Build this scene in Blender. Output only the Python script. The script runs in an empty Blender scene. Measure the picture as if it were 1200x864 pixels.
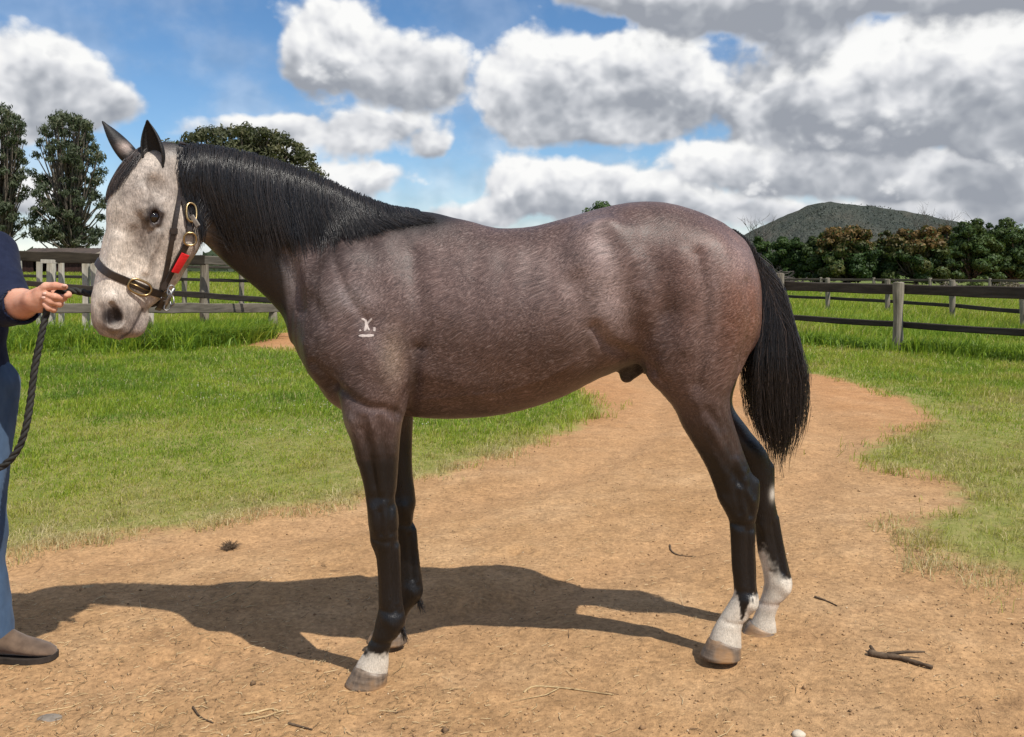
import bpy, bmesh, math, random, time
import numpy as np
from mathutils import Vector, Matrix
from mathutils.bvhtree import BVHTree

T0 = time.time()
random.seed(7)
rng = np.random.default_rng(7)
scene = bpy.context.scene
COL = scene.collection
R = math.radians

# ------------------------------------------------------------------ camera
CAM_H = 1.377
cam_d = bpy.data.cameras.new("camera")
cam = bpy.data.objects.new("camera", cam_d)
COL.objects.link(cam)
cam.location = (0, 0, CAM_H)
cam.rotation_euler = (R(90), 0, 0)
cam_d.sensor_width = 36.0
cam_d.lens = 30.0
cam_d.shift_y = -114.0 / 1200.0
cam_d.clip_start = 0.05
cam_d.clip_end = 20000
scene.camera = cam

# ------------------------------------------------------------------ light
SUN_TO = Vector((0.50, -0.50, 1.0)).normalized()
SUN_EL = math.asin(SUN_TO.z)
SUN_AZ = math.atan2(SUN_TO.x, SUN_TO.y)
sun_d = bpy.data.lights.new("sun", 'SUN')
sun_d.energy = 4.6
sun_d.angle = R(0.5)
sun_d.color = (1.0, 0.95, 0.86)
sun = bpy.data.objects.new("sun", sun_d)
COL.objects.link(sun)
sun.rotation_euler = SUN_TO.to_track_quat('Z', 'Y').to_euler()

scene.view_settings.view_transform = 'Standard'
scene.view_settings.look = 'None'
scene.view_settings.exposure = 0.28
scene.view_settings.gamma = 1.0
scene.cycles.use_denoising = True
scene.cycles.max_bounces = 6
scene.cycles.transparent_max_bounces = 8


# ------------------------------------------------------------------ node helpers
class NT:
    """small helper round a node tree"""
    def __init__(self, tree):
        self.t = tree
    def n(self, typ, **kw):
        nd = self.t.nodes.new(typ)
        for k, v in kw.items():
            if k == 'ins':
                for kk, vv in v.items():
                    self.put(nd.inputs[kk], vv)
            else:
                setattr(nd, k, v)
        return nd
    def put(self, sock, v):
        if isinstance(v, bpy.types.NodeSocket):
            self.t.links.new(v, sock)
        else:
            sock.default_value = v
    def math(self, op, a, b=None, c=None, clamp=False):
        nd = self.t.nodes.new('ShaderNodeMath'); nd.operation = op; nd.use_clamp = clamp
        self.put(nd.inputs[0], a)
        if b is not None: self.put(nd.inputs[1], b)
        if c is not None: self.put(nd.inputs[2], c)
        return nd.outputs[0]
    def vmath(self, op, a, b=None, out=0):
        nd = self.t.nodes.new('ShaderNodeVectorMath'); nd.operation = op
        self.put(nd.inputs[0], a)
        if b is not None: self.put(nd.inputs[1], b)
        return nd.outputs[out]
    def noise(self, vec, scale, detail=3, rough=0.55, dist=0.0, out='Fac'):
        nd = self.t.nodes.new('ShaderNodeTexNoise')
        if vec is not None: self.put(nd.inputs['Vector'], vec)
        nd.inputs['Scale'].default_value = scale
        nd.inputs['Detail'].default_value = detail
        nd.inputs['Roughness'].default_value = rough
        nd.inputs['Distortion'].default_value = dist
        return nd.outputs[out]
    def ramp(self, fac, stops, interp='LINEAR'):
        nd = self.t.nodes.new('ShaderNodeValToRGB')
        cr = nd.color_ramp; cr.interpolation = interp
        while len(cr.elements) < len(stops): cr.elements.new(0.5)
        for e, (p, c) in zip(cr.elements, stops):
            e.position = p
            e.color = (c, c, c, 1) if isinstance(c, (int, float)) else (c[0], c[1], c[2], 1)
        self.put(nd.inputs[0], fac)
        return nd.outputs[0]
    def mix(self, fac, a, b, mode='MIX'):
        nd = self.t.nodes.new('ShaderNodeMix'); nd.data_type = 'RGBA'; nd.blend_type = mode
        self.put(nd.inputs[0], fac)
        def c4(x):
            return (x[0], x[1], x[2], 1) if isinstance(x, tuple) and len(x) == 3 else x
        self.put(nd.inputs[6], c4(a)); self.put(nd.inputs[7], c4(b))
        return nd.outputs[2]
    def mapr(self, v, a, b, c=0.0, d=1.0, smooth=False):
        nd = self.t.nodes.new('ShaderNodeMapRange')
        if smooth: nd.interpolation_type = 'SMOOTHSTEP'
        self.put(nd.inputs[0], v)
        for i, x in enumerate((a, b, c, d)): self.put(nd.inputs[i + 1], x)
        return nd.outputs[0]
    def attr(self, name, out='Fac'):
        nd = self.t.nodes.new('ShaderNodeAttribute'); nd.attribute_name = name
        return nd.outputs[out]
    def scalev(self, vec, s):
        nd = self.t.nodes.new('ShaderNodeMapping')
        self.put(nd.inputs['Vector'], vec); nd.inputs['Scale'].default_value = s
        return nd.outputs[0]


def new_mat(name):
    m = bpy.data.materials.new(name); m.use_nodes = True
    nt = NT(m.node_tree)
    b = m.node_tree.nodes['Principled BSDF']
    return m, nt, b

def bump(nt, b, height, strength=0.4, dist=0.01):
    nd = nt.n('ShaderNodeBump')
    nd.inputs['Strength'].default_value = strength
    nd.inputs['Distance'].default_value = dist
    nt.put(nd.inputs['Height'], height)
    nt.put(b.inputs['Normal'], nd.outputs[0])

def coords(nt, kind='Object'):
    return nt.n('ShaderNodeTexCoord').outputs[kind]

def simple_mat(name, c1, c2, scale=20, rough=0.6, spec=0.4, metallic=0.0, bump_s=0.3, bump_d=0.004,
               stretch=(1, 1, 1), sheen=0.0):
    m, nt, b = new_mat(name)
    v = nt.scalev(coords(nt), stretch)
    f = nt.noise(v, scale, 5, 0.62)
    f2 = nt.noise(v, scale * 0.23, 3, 0.55)
    ff = nt.math('ADD', nt.math('MULTIPLY', f, 0.6), nt.math('MULTIPLY', f2, 0.4))
    c = nt.ramp(ff, [(0.33, c1), (0.67, c2)])
    nt.put(b.inputs['Base Color'], c)
    b.inputs['Roughness'].default_value = rough
    b.inputs['Specular IOR Level'].default_value = spec
    b.inputs['Metallic'].default_value = metallic
    if sheen: b.inputs['Sheen Weight'].default_value = sheen
    if bump_s: bump(nt, b, f, bump_s, bump_d)
    return m

# ------------------------------------------------------------------ object helpers
def tag(o, label=None, cat=None, group=None, kind=None):
    if label: o['label'] = label
    if cat: o['category'] = cat
    if group: o['group'] = group
    if kind: o['kind'] = kind
    return o

def empty(name, loc, label=None, cat=None, group=None):
    o = bpy.data.objects.new(name, None); COL.objects.link(o)
    o.location = loc
    o.empty_display_size = 0.1
    tag(o, label, cat, group)
    return o

def link_mesh(name, me, mat=None, parent=None, smooth=True, auto=None):
    o = bpy.data.objects.new(name, me); COL.objects.link(o)
    if mat is not None: me.materials.append(mat)
    if smooth:
        me.polygons.foreach_set('use_smooth', np.ones(len(me.polygons), dtype=bool))
    if parent is not None:
        o.parent = parent
        o.matrix_parent_inverse = parent.matrix_basis.inverted()   # vertices are in world space
    return o

def np_mesh(name, V, F, sizes=None):
    """mesh from arrays; F either (n,k) array or flat loops with sizes"""
    me = bpy.data.meshes.new(name)
    V = np.ascontiguousarray(V, dtype=np.float32)
    F = np.asarray(F)
    if sizes is None:
        k = F.shape[1]; nf = len(F)
        loops = F.reshape(-1).astype(np.int32)
        starts = (np.arange(nf) * k).astype(np.int32)
    else:
        loops = F.astype(np.int32); nf = len(sizes)
        starts = np.concatenate([[0], np.cumsum(sizes)[:-1]]).astype(np.int32)
    me.vertices.add(len(V)); me.vertices.foreach_set('co', V.reshape(-1))
    me.loops.add(len(loops)); me.loops.foreach_set('vertex_index', loops)
    me.polygons.add(nf); me.polygons.foreach_set('loop_start', starts)
    me.update(calc_edges=True)
    me.validate()
    return me

def set_col(me, name, C):
    a = me.attributes.new(name, 'FLOAT_COLOR', 'POINT')
    c4 = np.ones((len(C), 4), np.float32); c4[:, :3] = C
    a.data.foreach_set('color', c4.reshape(-1))

def set_f(me, name, f):
    a = me.attributes.new(name, 'FLOAT', 'POINT')
    a.data.foreach_set('value', np.asarray(f, np.float32))

class Geo:
    """collects verts / faces, links as one mesh object"""
    def __init__(self): self.v = []; self.f = []
    def add(self, vs, fs):
        o = len(self.v)
        self.v += [tuple(x) for x in vs]
        self.f += [tuple(i + o for i in f) for f in fs]
        return self
    def box(self, c, s, rot=None, jit=0.0):
        vs = []
        for dx in (-.5, .5):
            for dy in (-.5, .5):
                for dz in (-.5, .5):
                    p = Vector((dx * s[0], dy * s[1], dz * s[2]))
                    if jit: p += Vector((random.uniform(-jit, jit), random.uniform(-jit, jit), random.uniform(-jit, jit)))
                    if rot is not None: p = rot @ p
                    vs.append(Vector(c) + p)
        self.add(vs, [(0, 1, 3, 2), (4, 6, 7, 5), (0, 4, 5, 1), (2, 3, 7, 6), (0, 2, 6, 4), (1, 5, 7, 3)])
        return self
    def tube(self, pts, rad, n=8, caps=True, flat=1.0, closed=False):
        pts = [Vector(p) for p in pts]
        m = len(pts)
        if not hasattr(rad, '__len__'): rad = [rad] * m
        up = None; vs = []; fs = []
        for i, p in enumerate(pts):
            if closed:
                t = (pts[(i + 1) % m] - pts[i - 1])
            else:
                t = (pts[min(i + 1, m - 1)] - pts[max(i - 1, 0)])
            t.normalize()
            if up is None:
                a = Vector((0, 0, 1)) if abs(t.z) < .9 else Vector((1, 0, 0))
                up = (a - t * a.dot(t)).normalized()
            else:
                up = (up - t * up.dot(t))
                up.normalize()
            w = t.cross(up)
            for k in range(n):
                an = 2 * math.pi * k / n
                vs.append(p + (up * math.cos(an) + w * math.sin(an) * flat) * rad[i])
        mm = m if closed else m - 1
        for i in range(mm):
            j = (i + 1) % m
            for k in range(n):
                fs.append((i * n + k, i * n + (k + 1) % n, j * n + (k + 1) % n, j * n + k))
        if caps and not closed:
            fs.append(tuple(range(n - 1, -1, -1)))
            fs.append(tuple((m - 1) * n + k for k in range(n)))
        self.add(vs, fs)
        return self
    def loft(self, rings, cap=True):
        n = len(rings[0]); vs = []; fs = []
        for r in rings: vs += list(r)
        for i in range(len(rings) - 1):
            for k in range(n):
                fs.append((i * n + k, i * n + (k + 1) % n, (i + 1) * n + (k + 1) % n, (i + 1) * n + k))
        if cap:
            fs.append(tuple(range(n - 1, -1, -1)))
            fs.append(tuple((len(rings) - 1) * n + k for k in range(n)))
        self.add(vs, fs)
        return self
    def build(self, name, mat, parent=None, smooth=False, bevel=0.0, seg=2):
        me = bpy.data.meshes.new(name)
        me.from_pydata(self.v, [], self.f); me.update()
        bm = bmesh.new(); bm.from_mesh(me)
        bmesh.ops.recalc_face_normals(bm, faces=bm.faces)
        if bevel:
            bmesh.ops.bevel(bm, geom=list(bm.edges), offset=bevel, segments=seg, affect='EDGES', clamp_overlap=True)
        bm.to_mesh(me); bm.free()
        return link_mesh(name, me, mat, parent, smooth)

# picture measures (1200 x 864 frame, focal length 1000) to world metres at a given depth
def W(px, py, D):
    return Vector(((px - 600) * D / 1000.0, D, CAM_H - (py - 318) * D / 1000.0))

# ------------------------------------------------------------------ value noise in numpy
def vnoise(P, seed=0):
    """smooth value noise, P (n,3) or (n,2)"""
    P = np.asarray(P, np.float64)
    if P.shape[1] == 2: P = np.concatenate([P, np.zeros((len(P), 1))], 1)
    i = np.floor(P).astype(np.int64); f = P - i
    f = f * f * (3 - 2 * f)
    out = 0
    for dx in (0, 1):
        for dy in (0, 1):
            for dz in (0, 1):
                x = i[:, 0] + dx; y = i[:, 1] + dy; z = i[:, 2] + dz
                h = (x * 374761393 + y * 668265263 + z * 2147483647 + seed * 974711) & 0xffffffff
                h = ((h ^ (h >> 13)) * 1274126177) & 0xffffffff
                h = (h ^ (h >> 16)) & 0xffff
                w = (f[:, 0] if dx else 1 - f[:, 0]) * (f[:, 1] if dy else 1 - f[:, 1]) * (f[:, 2] if dz else 1 - f[:, 2])
                out = out + w * (h / 65535.0)
    return out

def fbm(P, oct=4, seed=0):
    s = 0; a = 0.5; P = np.asarray(P, np.float64)
    for o in range(oct):
        s = s + a * vnoise(P * 2 ** o + 17.3 * o, seed + o); a *= 0.5
    return s

def sstep(x, a, b):
    t = np.clip((x - a) / (b - a), 0, 1)
    return t * t * (3 - 2 * t)

# ================================================================== SKY : Nishita with cumulus in direction space
world = bpy.data.worlds.new("World"); scene.world = world; world.use_nodes = True
wt = world.node_tree
for nd in list(wt.nodes): wt.nodes.remove(nd)
S = NT(wt)
sky = S.n('ShaderNodeTexSky', sky_type='NISHITA', sun_disc=False)
sky.sun_elevation = SUN_EL; sky.sun_rotation = SUN_AZ
sky.altitude = 200; sky.air_density = 1.0; sky.dust_density = 0.0; sky.ozone_density = 4.0
dirv = S.n('ShaderNodeTexCoord').outputs['Generated']
sep = S.n('ShaderNodeSeparateXYZ'); wt.links.new(dirv, sep.inputs[0])
dx, dy, dz = sep.outputs
az = S.math('ARCTAN2', dx, dy)
el = S.math('ARCSINE', dz)
comb = S.n('ShaderNodeCombineXYZ'); wt.links.new(az, comb.inputs[0]); wt.links.new(el, comb.inputs[1])
P0 = comb.outputs[0]
# the clouds' own turbulence
wv = S.noise(S.scalev(P0, (1, 1.25, 1)), 7.0, 3, .55, out='Color')
warp = S.vmath('MULTIPLY', S.vmath('SUBTRACT', wv, (.5, .5, .5)), (.045, .035, 0))
P = S.vmath('ADD', P0, warp)
def CL(px, py, rx, ry, w, turn=0.0):
    """one cloud mass: centre and radii as seen in the sky (in thousandths of a radian-ish), weight"""
    a = math.atan((px - 600) / 1000.0); e = math.atan((318 - py) / 1000.0 * math.cos(a))
    return (a, e, rx / 1000.0, ry / 1000.0, w, turn)
LAYERS = [  # far to near : masses, brightness
 ([CL(1010, 70, 260, 60, 1.1), CL(900, 150, 120, 40, .9)], -.10),
 ([CL(415, 212, 85, 22, 1.0), CL(548, 250, 62, 18, 1.0), CL(630, 212, 62, 30, 1.2), CL(700, 225, 80, 34, 1.1), CL(770, 238, 90, 24, 1.0), CL(285, 152, 80, 16, 1.0), CL(345, 150, 35, 18, .8),
   CL(40, 235, 110, 24, .8), CL(-90, 215, 90, 30, .9), CL(960, 250, 120, 20, 1.0), CL(1150, 240, 110, 24, 1.0), CL(1290, 215, 90, 40, 1.1)], .06),
 ([CL(815, 185, 42, 26, 1.1), CL(875, 195, 60, 26, 1.1), CL(930, 178, 46, 30, 1.1), CL(965, 205, 60, 22, 1.0), CL(1050, 200, 60, 30, 1.1), CL(1120, 205, 66, 30, 1.1), CL(1190, 208, 50, 30, 1.0)], .06),
 ([CL(20, 92, 62, 42, 1.2), CL(85, 108, 70, 36, 1.2), CL(145, 124, 34, 20, .9), CL(-70, 100, 90, 60, 1.2), CL(275, 76, 40, 18, .6),
   CL(450, 152, 70, 30, 1.2), CL(398, 165, 34, 20, .8), CL(508, 174, 26, 16, .8)], .06),
 ([CL(385, 32, 56, 44, 1.2), CL(440, 66, 72, 46, 1.25), CL(350, 72, 30, 36, .7), CL(512, 82, 40, 32, 1.0), CL(470, 100, 46, 30, .8)], .08),
 ([CL(1010, 112, 100, 46, 1.25), CL(1090, 80, 100, 50, 1.25), CL(1110, 132, 110, 36, 1.1), CL(1200, 96, 100, 60, 1.2), CL(925, 140, 60, 28, 1.0), CL(1330, 100, 120, 80, 1.2)], .10),
 ([CL(640, 72, 62, 46, 1.25), CL(700, 100, 100, 50, 1.3), CL(600, 126, 34, 36, .9), CL(800, 112, 62, 40, 1.1), CL(755, 68, 62, 32, 1.0), CL(650, 152, 66, 22, .9), CL(740, 155, 70, 20, .9)], .10),
 ([CL(760, -8, 80, 26, 1.1), CL(880, -4, 110, 34, 1.2), CL(1020, -10, 140, 32, 1.2), CL(935, 48, 40, 28, 1.0), CL(1180, -14, 120, 26, 1.0), CL(690, -14, 44, 22, .8)], -.20),
]
HOLES = [CL(215, 60, 75, 95, .55), CL(160, 20, 100, 30, .5), CL(578, 26, 34, 36, .7), CL(520, 12, 50, 12, .4), CL(545, 190, 16, 50, .7), CL(500, 235, 35, 12, .4), CL(300, 105, 30, 12, .3), CL(848, 150, 12, 10, .4)]
PCH = [el]
def gauss(c):
    a, e, rx, ry, w, _ = c
    # each mass waits for the one before it (keeps the shader's memory small)
    nd = wt.nodes.new('ShaderNodeVectorMath'); nd.operation = 'MULTIPLY_ADD'
    S.put(nd.inputs[0], PCH[0]); nd.inputs[1].default_value = (1e-7, 1e-7, 0); S.put(nd.inputs[2], P)
    d = S.vmath('MULTIPLY', S.vmath('SUBTRACT', nd.outputs[0], (a, e, 0)), (1 / rx, 1 / ry, 0))
    q = S.vmath('DOT_PRODUCT', d, d, out=1)
    return S.math('EXPONENT', S.math('SUBTRACT', math.log(w), q)), d
hole = None
for c in HOLES:
    g, d = gauss(c)
    hole = g if hole is None else S.math('ADD', hole, g)
    PCH[0] = hole
# the rest of the sky: the same broken cumulus, from noise
ahead = S.math('EXPONENT', S.math('MULTIPLY', S.vmath('DOT_PRODUCT', S.vmath('MULTIPLY', P0, (1 / .85, 1 / .5, 0)), S.vmath('MULTIPLY', P0, (1 / .85, 1 / .5, 0)), out=1), -1.0))
elsew = S.math('SUBTRACT', 1.0, S.mapr(ahead, .25, .5, 0, 1, smooth=True))
big = S.noise(S.scalev(dirv, (1, 1, 1.9)), 2.6, 2, .5)
gen = S.math('MULTIPLY', S.mapr(big, .38, .66, 0, 1.25, smooth=True), elsew)
def vor(vec, scale, detail):
    nd = S.n('ShaderNodeTexVoronoi', feature='SMOOTH_F1', voronoi_dimensions='2D')
    S.put(nd.inputs['Vector'], S.scalev(vec, (1, 1.2, 1))); nd.inputs['Scale'].default_value = scale
    nd.inputs['Detail'].default_value = detail; nd.inputs['Roughness'].default_value = .5; nd.inputs['Smoothness'].default_value = .5
    return nd.outputs['Distance']
AS = (1, 1.25, 1)
def no(vec, scale, detail, rough):
    nd = S.n('ShaderNodeTexNoise', noise_dimensions='2D')
    S.put(nd.inputs['Vector'], S.scalev(vec, AS)); nd.inputs['Scale'].default_value = scale; nd.inputs['Detail'].default_value = detail; nd.inputs['Roughness'].default_value = rough
    return nd.outputs['Fac']
def puff(vec):
    """billows : rounded heads on several scales"""
    a_ = vor(vec, 9.0, 0.0); b_ = vor(vec, 21.0, 0.0); c_ = vor(vec, 47.0, 1.0)
    return S.math('SUBTRACT', .62, S.math('ADD', S.math('MULTIPLY', a_, .62), S.math('ADD', S.math('MULTIPLY', b_, .34), S.math('MULTIPLY', c_, .20))))
n1 = no(P0, 7.0, 8, .55)
n3 = no(P0, 42.0, 6, .62)
SHV = (.010, .018, 0)
p1 = puff(P); p2 = puff(S.vmath('ADD', P, SHV))
l1 = no(P0, 5.5, 2.5, .5); l2 = no(S.vmath('ADD', P0, (.020, .035, 0)), 5.5, 2.5, .5)
turb = S.math('ADD', S.math('MULTIPLY', S.math('SUBTRACT', n1, .5), 1.05), S.math('ADD', S.math('MULTIPLY', p1, 1.25), S.math('MULTIPLY', S.math('SUBTRACT', n3, .5), .30)))
relief = S.math('ADD', S.math('MULTIPLY', S.math('SUBTRACT', l1, l2), .75), S.math('MULTIPLY', S.math('SUBTRACT', p1, p2), 1.25))
relief = S.math('ADD', relief, S.math('MULTIPLY', S.math('SUBTRACT', n3, .5), .14))
col = None; cover = None
def shade(lit):
    return S.ramp(lit, [(.0, (.34, .365, .415)), (.20, (.43, .455, .50)), (.42, (.60, .62, .66)), (.64, (.81, .82, .845)), (.92, (1.0, 1.0, .99))])
for masses, bright in LAYERS:
    tot = None; ht = None
    for c in masses:
        g, d = gauss(c)
        lift = S.vmath('DOT_PRODUCT', d, (.06, .80, 0), out=1)
        tot = g if tot is None else S.math('ADD', tot, g)
        ht = S.math('MULTIPLY', g, lift) if ht is None else S.math('MULTIPLY_ADD', g, lift, ht)
        PCH[0] = ht
    dens = S.math('ADD', S.math('SUBTRACT', tot, hole), turb)
    hrel = S.math('DIVIDE', ht, S.math('ADD', tot, .25))
    lit = S.math('ADD', S.math('ADD', S.math('MULTIPLY', hrel, .88), relief), S.math('ADD', S.mapr(dens, .4, 2.0,   .12, -.08), .475 + bright))
    cv = S.mapr(dens, .34, .92, 0, 1, smooth=True)
    cl_ = shade(lit)
    if col is None: col, cover = cl_, cv
    else:
        col = S.mix(cv, col, cl_)
        cover = S.math('SUBTRACT', 1.0, S.math('MULTIPLY', S.math('SUBTRACT', 1.0, cover), S.math('SUBTRACT', 1.0, cv)))
# everywhere else
dens = S.math('ADD', S.math('SUBTRACT', gen, .25), turb)
cv = S.mapr(dens, .46, .80, 0, 1, smooth=True)
lit = S.math('ADD', relief, S.math('ADD', S.mapr(dens, .4, 2.0, .25, -.12), .56))
col = S.mix(S.math('MULTIPLY', cv, elsew), col, shade(lit))
cover = S.math('MAXIMUM', cover, S.math('MULTIPLY', cv, elsew))
thin = S.math('MULTIPLY', S.mapr(n1, .36, .64, .02, .34, smooth=True), S.mapr(el, .34, .12, .3, 1))
cover = S.math('MAXIMUM', cover, thin)
low = S.math('MULTIPLY', S.mapr(el, .115, .01, 0, .92, smooth=True), S.mapr(n1, .25, .6, .6, 1))
cover = S.math('MAXIMUM', cover, low)
ccol = col
bg_s = S.n('ShaderNodeBackground'); hsv = S.n('ShaderNodeHueSaturation'); hsv.inputs['Saturation'].default_value = 1.16; wt.links.new(sky.outputs[0], hsv.inputs['Color']); wt.links.new(hsv.outputs[0], bg_s.inputs['Color']); bg_s.inputs['Strength'].default_value = 0.10
bg_c = S.n('ShaderNodeBackground'); wt.links.new(ccol, bg_c.inputs['Color']); bg_c.inputs['Strength'].default_value = 0.80
mixs = S.n('ShaderNodeMixShader')
wt.links.new(cover, mixs.inputs[0]); wt.links.new(bg_s.outputs[0], mixs.inputs[1]); wt.links.new(bg_c.outputs[0], mixs.inputs[2])
wo = S.n('ShaderNodeOutputWorld'); wt.links.new(mixs.outputs[0], wo.inputs['Surface'])
world.cycles.sampling_method = 'MANUAL'; world.cycles.sample_map_resolution = 512

# ------------------------------------------------------------------ implicit surfaces -> one continuous mesh
def catmull(xs, ys, q):
    """smooth interpolation (monotone-ish cubic) of tables, vectorised"""
    xs = np.asarray(xs, float); ys = np.asarray(ys, float)
    m = np.empty_like(ys)
    d = np.diff(ys) / np.diff(xs)
    m[0] = d[0]; m[-1] = d[-1]
    m[1:-1] = (d[:-1] * np.diff(xs)[1:] + d[1:] * np.diff(xs)[:-1]) / (xs[2:] - xs[:-2])
    i = np.clip(np.searchsorted(xs, q) - 1, 0, len(xs) - 2)
    h = xs[i + 1] - xs[i]; t = np.clip((q - xs[i]) / h, 0, 1)
    t2 = t * t; t3 = t2 * t
    return ((2 * t3 - 3 * t2 + 1) * ys[i] + (t3 - 2 * t2 + t) * h * m[i] + (-2 * t3 + 3 * t2) * ys[i + 1] + (t3 - t2) * h * m[i + 1])

class Field:
    def __init__(self, ax, ay, az):
        self.ax, self.ay, self.az = [np.asarray(a, np.float32) for a in (ax, ay, az)]
        self.F = np.full((len(ax), len(ay), len(az)), 0.5, np.float32)
    def sub(self, lo, hi):
        sl = []
        for a, l, h in zip((self.ax, self.ay, self.az), lo, hi):
            i0 = max(0, int(np.searchsorted(a, l)) - 1); i1 = min(len(a), int(np.searchsorted(a, h)) + 1)
            sl.append(slice(i0, max(i1, i0 + 1)))
        X, Y, Z = np.meshgrid(self.ax[sl[0]], self.ay[sl[1]], self.az[sl[2]], indexing='ij')
        return tuple(sl), X, Y, Z
    def smin(self, sl, d, k):
        a = self.F[sl]
        h = np.maximum(k - np.abs(a - d), 0) / k
        self.F[sl] = np.minimum(a, d) - h * h * k * 0.25
    def smax(self, sl, d, k):            # carve with -d
        a = self.F[sl]; d = -d
        h = np.maximum(k - np.abs(a - d), 0) / k
        self.F[sl] = np.maximum(a, d) + h * h * k * 0.25
    def limb(self, org, axis, front, lat, tab, k=0.03, nexp=2.0, cap=0.6):
        """tab rows: s, lo, hi, lateral centre, half-width  in the frame (org; axis, front, lat)"""
        tab = np.asarray(tab, float); S = tab[:, 0]
        axis, front, lat = Vector(axis), Vector(front), Vector(lat)
        pts = []
        for s, lo, hi, yc, hw in tab[:, :5]:
            for t in (lo, hi):
                for l in (yc - hw, yc + hw):
                    pts.append(Vector(org) + axis * s + front * t + lat * l)
        m = 0.03 + k
        lo_ = [min(p[i] for p in pts) - m for i in range(3)]; hi_ = [max(p[i] for p in pts) + m for i in range(3)]
        sl, X, Y, Z = self.sub(lo_, hi_)
        X = X - org[0]; Y = Y - org[1]; Z = Z - org[2]
        s = X * axis[0] + Y * axis[1] + Z * axis[2]
        t = X * front[0] + Y * front[1] + Z * front[2]
        l = X * lat[0] + Y * lat[1] + Z * lat[2]
        # table look-up on a fine 1-d grid (fast)
        q = np.linspace(S[0], S[-1], 600)
        lo = catmull(S, tab[:, 1], q); hi = catmull(S, tab[:, 2], q); yc = catmull(S, tab[:, 3], q); hw = catmull(S, tab[:, 4], q)
        idx = np.clip(((s - S[0]) / (S[-1] - S[0]) * 599), 0, 599).astype(np.int32)
        c = ((lo + hi) / 2).astype(np.float32)[idx]; hh = (np.abs(hi - lo) / 2).astype(np.float32)[idx]
        u = (t - c) / hh; v = (l - yc.astype(np.float32)[idx]) / hw.astype(np.float32)[idx]
        if tab.shape[1] > 5:
            ne = catmull(S, tab[:, 5], q).astype(np.float32)[idx]
            nb = catmull(S, tab[:, 6], q).astype(np.float32)[idx] if tab.shape[1] > 6 else ne
            ne = np.where(u > 0, ne, nb)
            r = (np.abs(u) ** ne + np.abs(v) ** ne + 1e-9) ** (1 / ne)
        else:
            r = np.sqrt(u * u + v * v + 1e-9) if nexp == 2 else (np.abs(u) ** nexp + np.abs(v) ** nexp + 1e-9) ** (1 / nexp)
        k1 = np.sqrt((u / hh) ** 2 + (v / hw.astype(np.float32)[idx]) ** 2 + 1e-9)
        d = r * (r - 1) / k1
        over = np.maximum(np.maximum(S[0] - s, s - S[-1]), 0)
        d = np.where(over > 0, np.sqrt(np.maximum(d, 0) ** 2 + over ** 2) + np.minimum(d, 0) * 0 - 0.0, d)
        d = np.where((over > 0) & (d <= 0), over, d)
        self.smin(sl, d.astype(np.float32), k)
    def ell(self, c, r, k=0.03, rot=None, carve=False):
        m = max(r) + k + 0.02
        sl, X, Y, Z = self.sub([c[i] - m for i in range(3)], [c[i] + m for i in range(3)])
        X = X - c[0]; Y = Y - c[1]; Z = Z - c[2]
        if rot is not None:
            M = rot
            X, Y, Z = (M[0][0] * X + M[1][0] * Y + M[2][0] * Z, M[0][1] * X + M[1][1] * Y + M[2][1] * Z, M[0][2] * X + M[1][2] * Y + M[2][2] * Z)
        k0 = np.sqrt((X / r[0]) ** 2 + (Y / r[1]) ** 2 + (Z / r[2]) ** 2 + 1e-9)
        k1 = np.sqrt((X / r[0] ** 2) ** 2 + (Y / r[1] ** 2) ** 2 + (Z / r[2] ** 2) ** 2 + 1e-9)
        d = (k0 * (k0 - 1) / k1).astype(np.float32)
        (self.smax if carve else self.smin)(sl, d, k)
    def cone(self, a, b, ra, rb, k=0.02, carve=False):
        a = Vector(a); b = Vector(b)
        m = max(ra, rb) + k + 0.01
        sl, X, Y, Z = self.sub([min(a[i], b[i]) - m for i in range(3)], [max(a[i], b[i]) + m for i in range(3)])
        ab = b - a; L2 = max(ab.length_squared, 1e-9)
        X = X - a[0]; Y = Y - a[1]; Z = Z - a[2]
        h = np.clip((X * ab[0] + Y * ab[1] + Z * ab[2]) / L2, 0, 1)
        d = np.sqrt((X - h * ab[0]) ** 2 + (Y - h * ab[1]) ** 2 + (Z - h * ab[2]) ** 2) - (ra + (rb - ra) * h)
        (self.smax if carve else self.smin)(sl, d.astype(np.float32), k)
    def chain(self, pts, rad, k=0.02):
        for i in range(len(pts) - 1):
            self.cone(pts[i], pts[i + 1], rad[i], rad[i + 1], k)
    def mesh(self):
        """naive surface nets on the (non-uniform) grid; returns verts, quads"""
        F = self.F; nx, ny, nz = F.shape
        ins = F < 0
        cnt = np.zeros((nx - 1, ny - 1, nz - 1), np.int8)
        for dx in (0, 1):
            for dy in (0, 1):
                for dz in (0, 1):
                    cnt += ins[dx:nx - 1 + dx, dy:ny - 1 + dy, dz:nz - 1 + dz]
        act = (cnt > 0) & (cnt < 8)
        ci = np.argwhere(act)
        ids = np.full(act.shape, -1, np.int32); ids[act] = np.arange(len(ci))
        acc = np.zeros((len(ci), 3)); num = np.zeros(len(ci))
        corners = [(a, b, c) for a in (0, 1) for b in (0, 1) for c in (0, 1)]
        A = (self.ax, self.ay, self.az)
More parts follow.
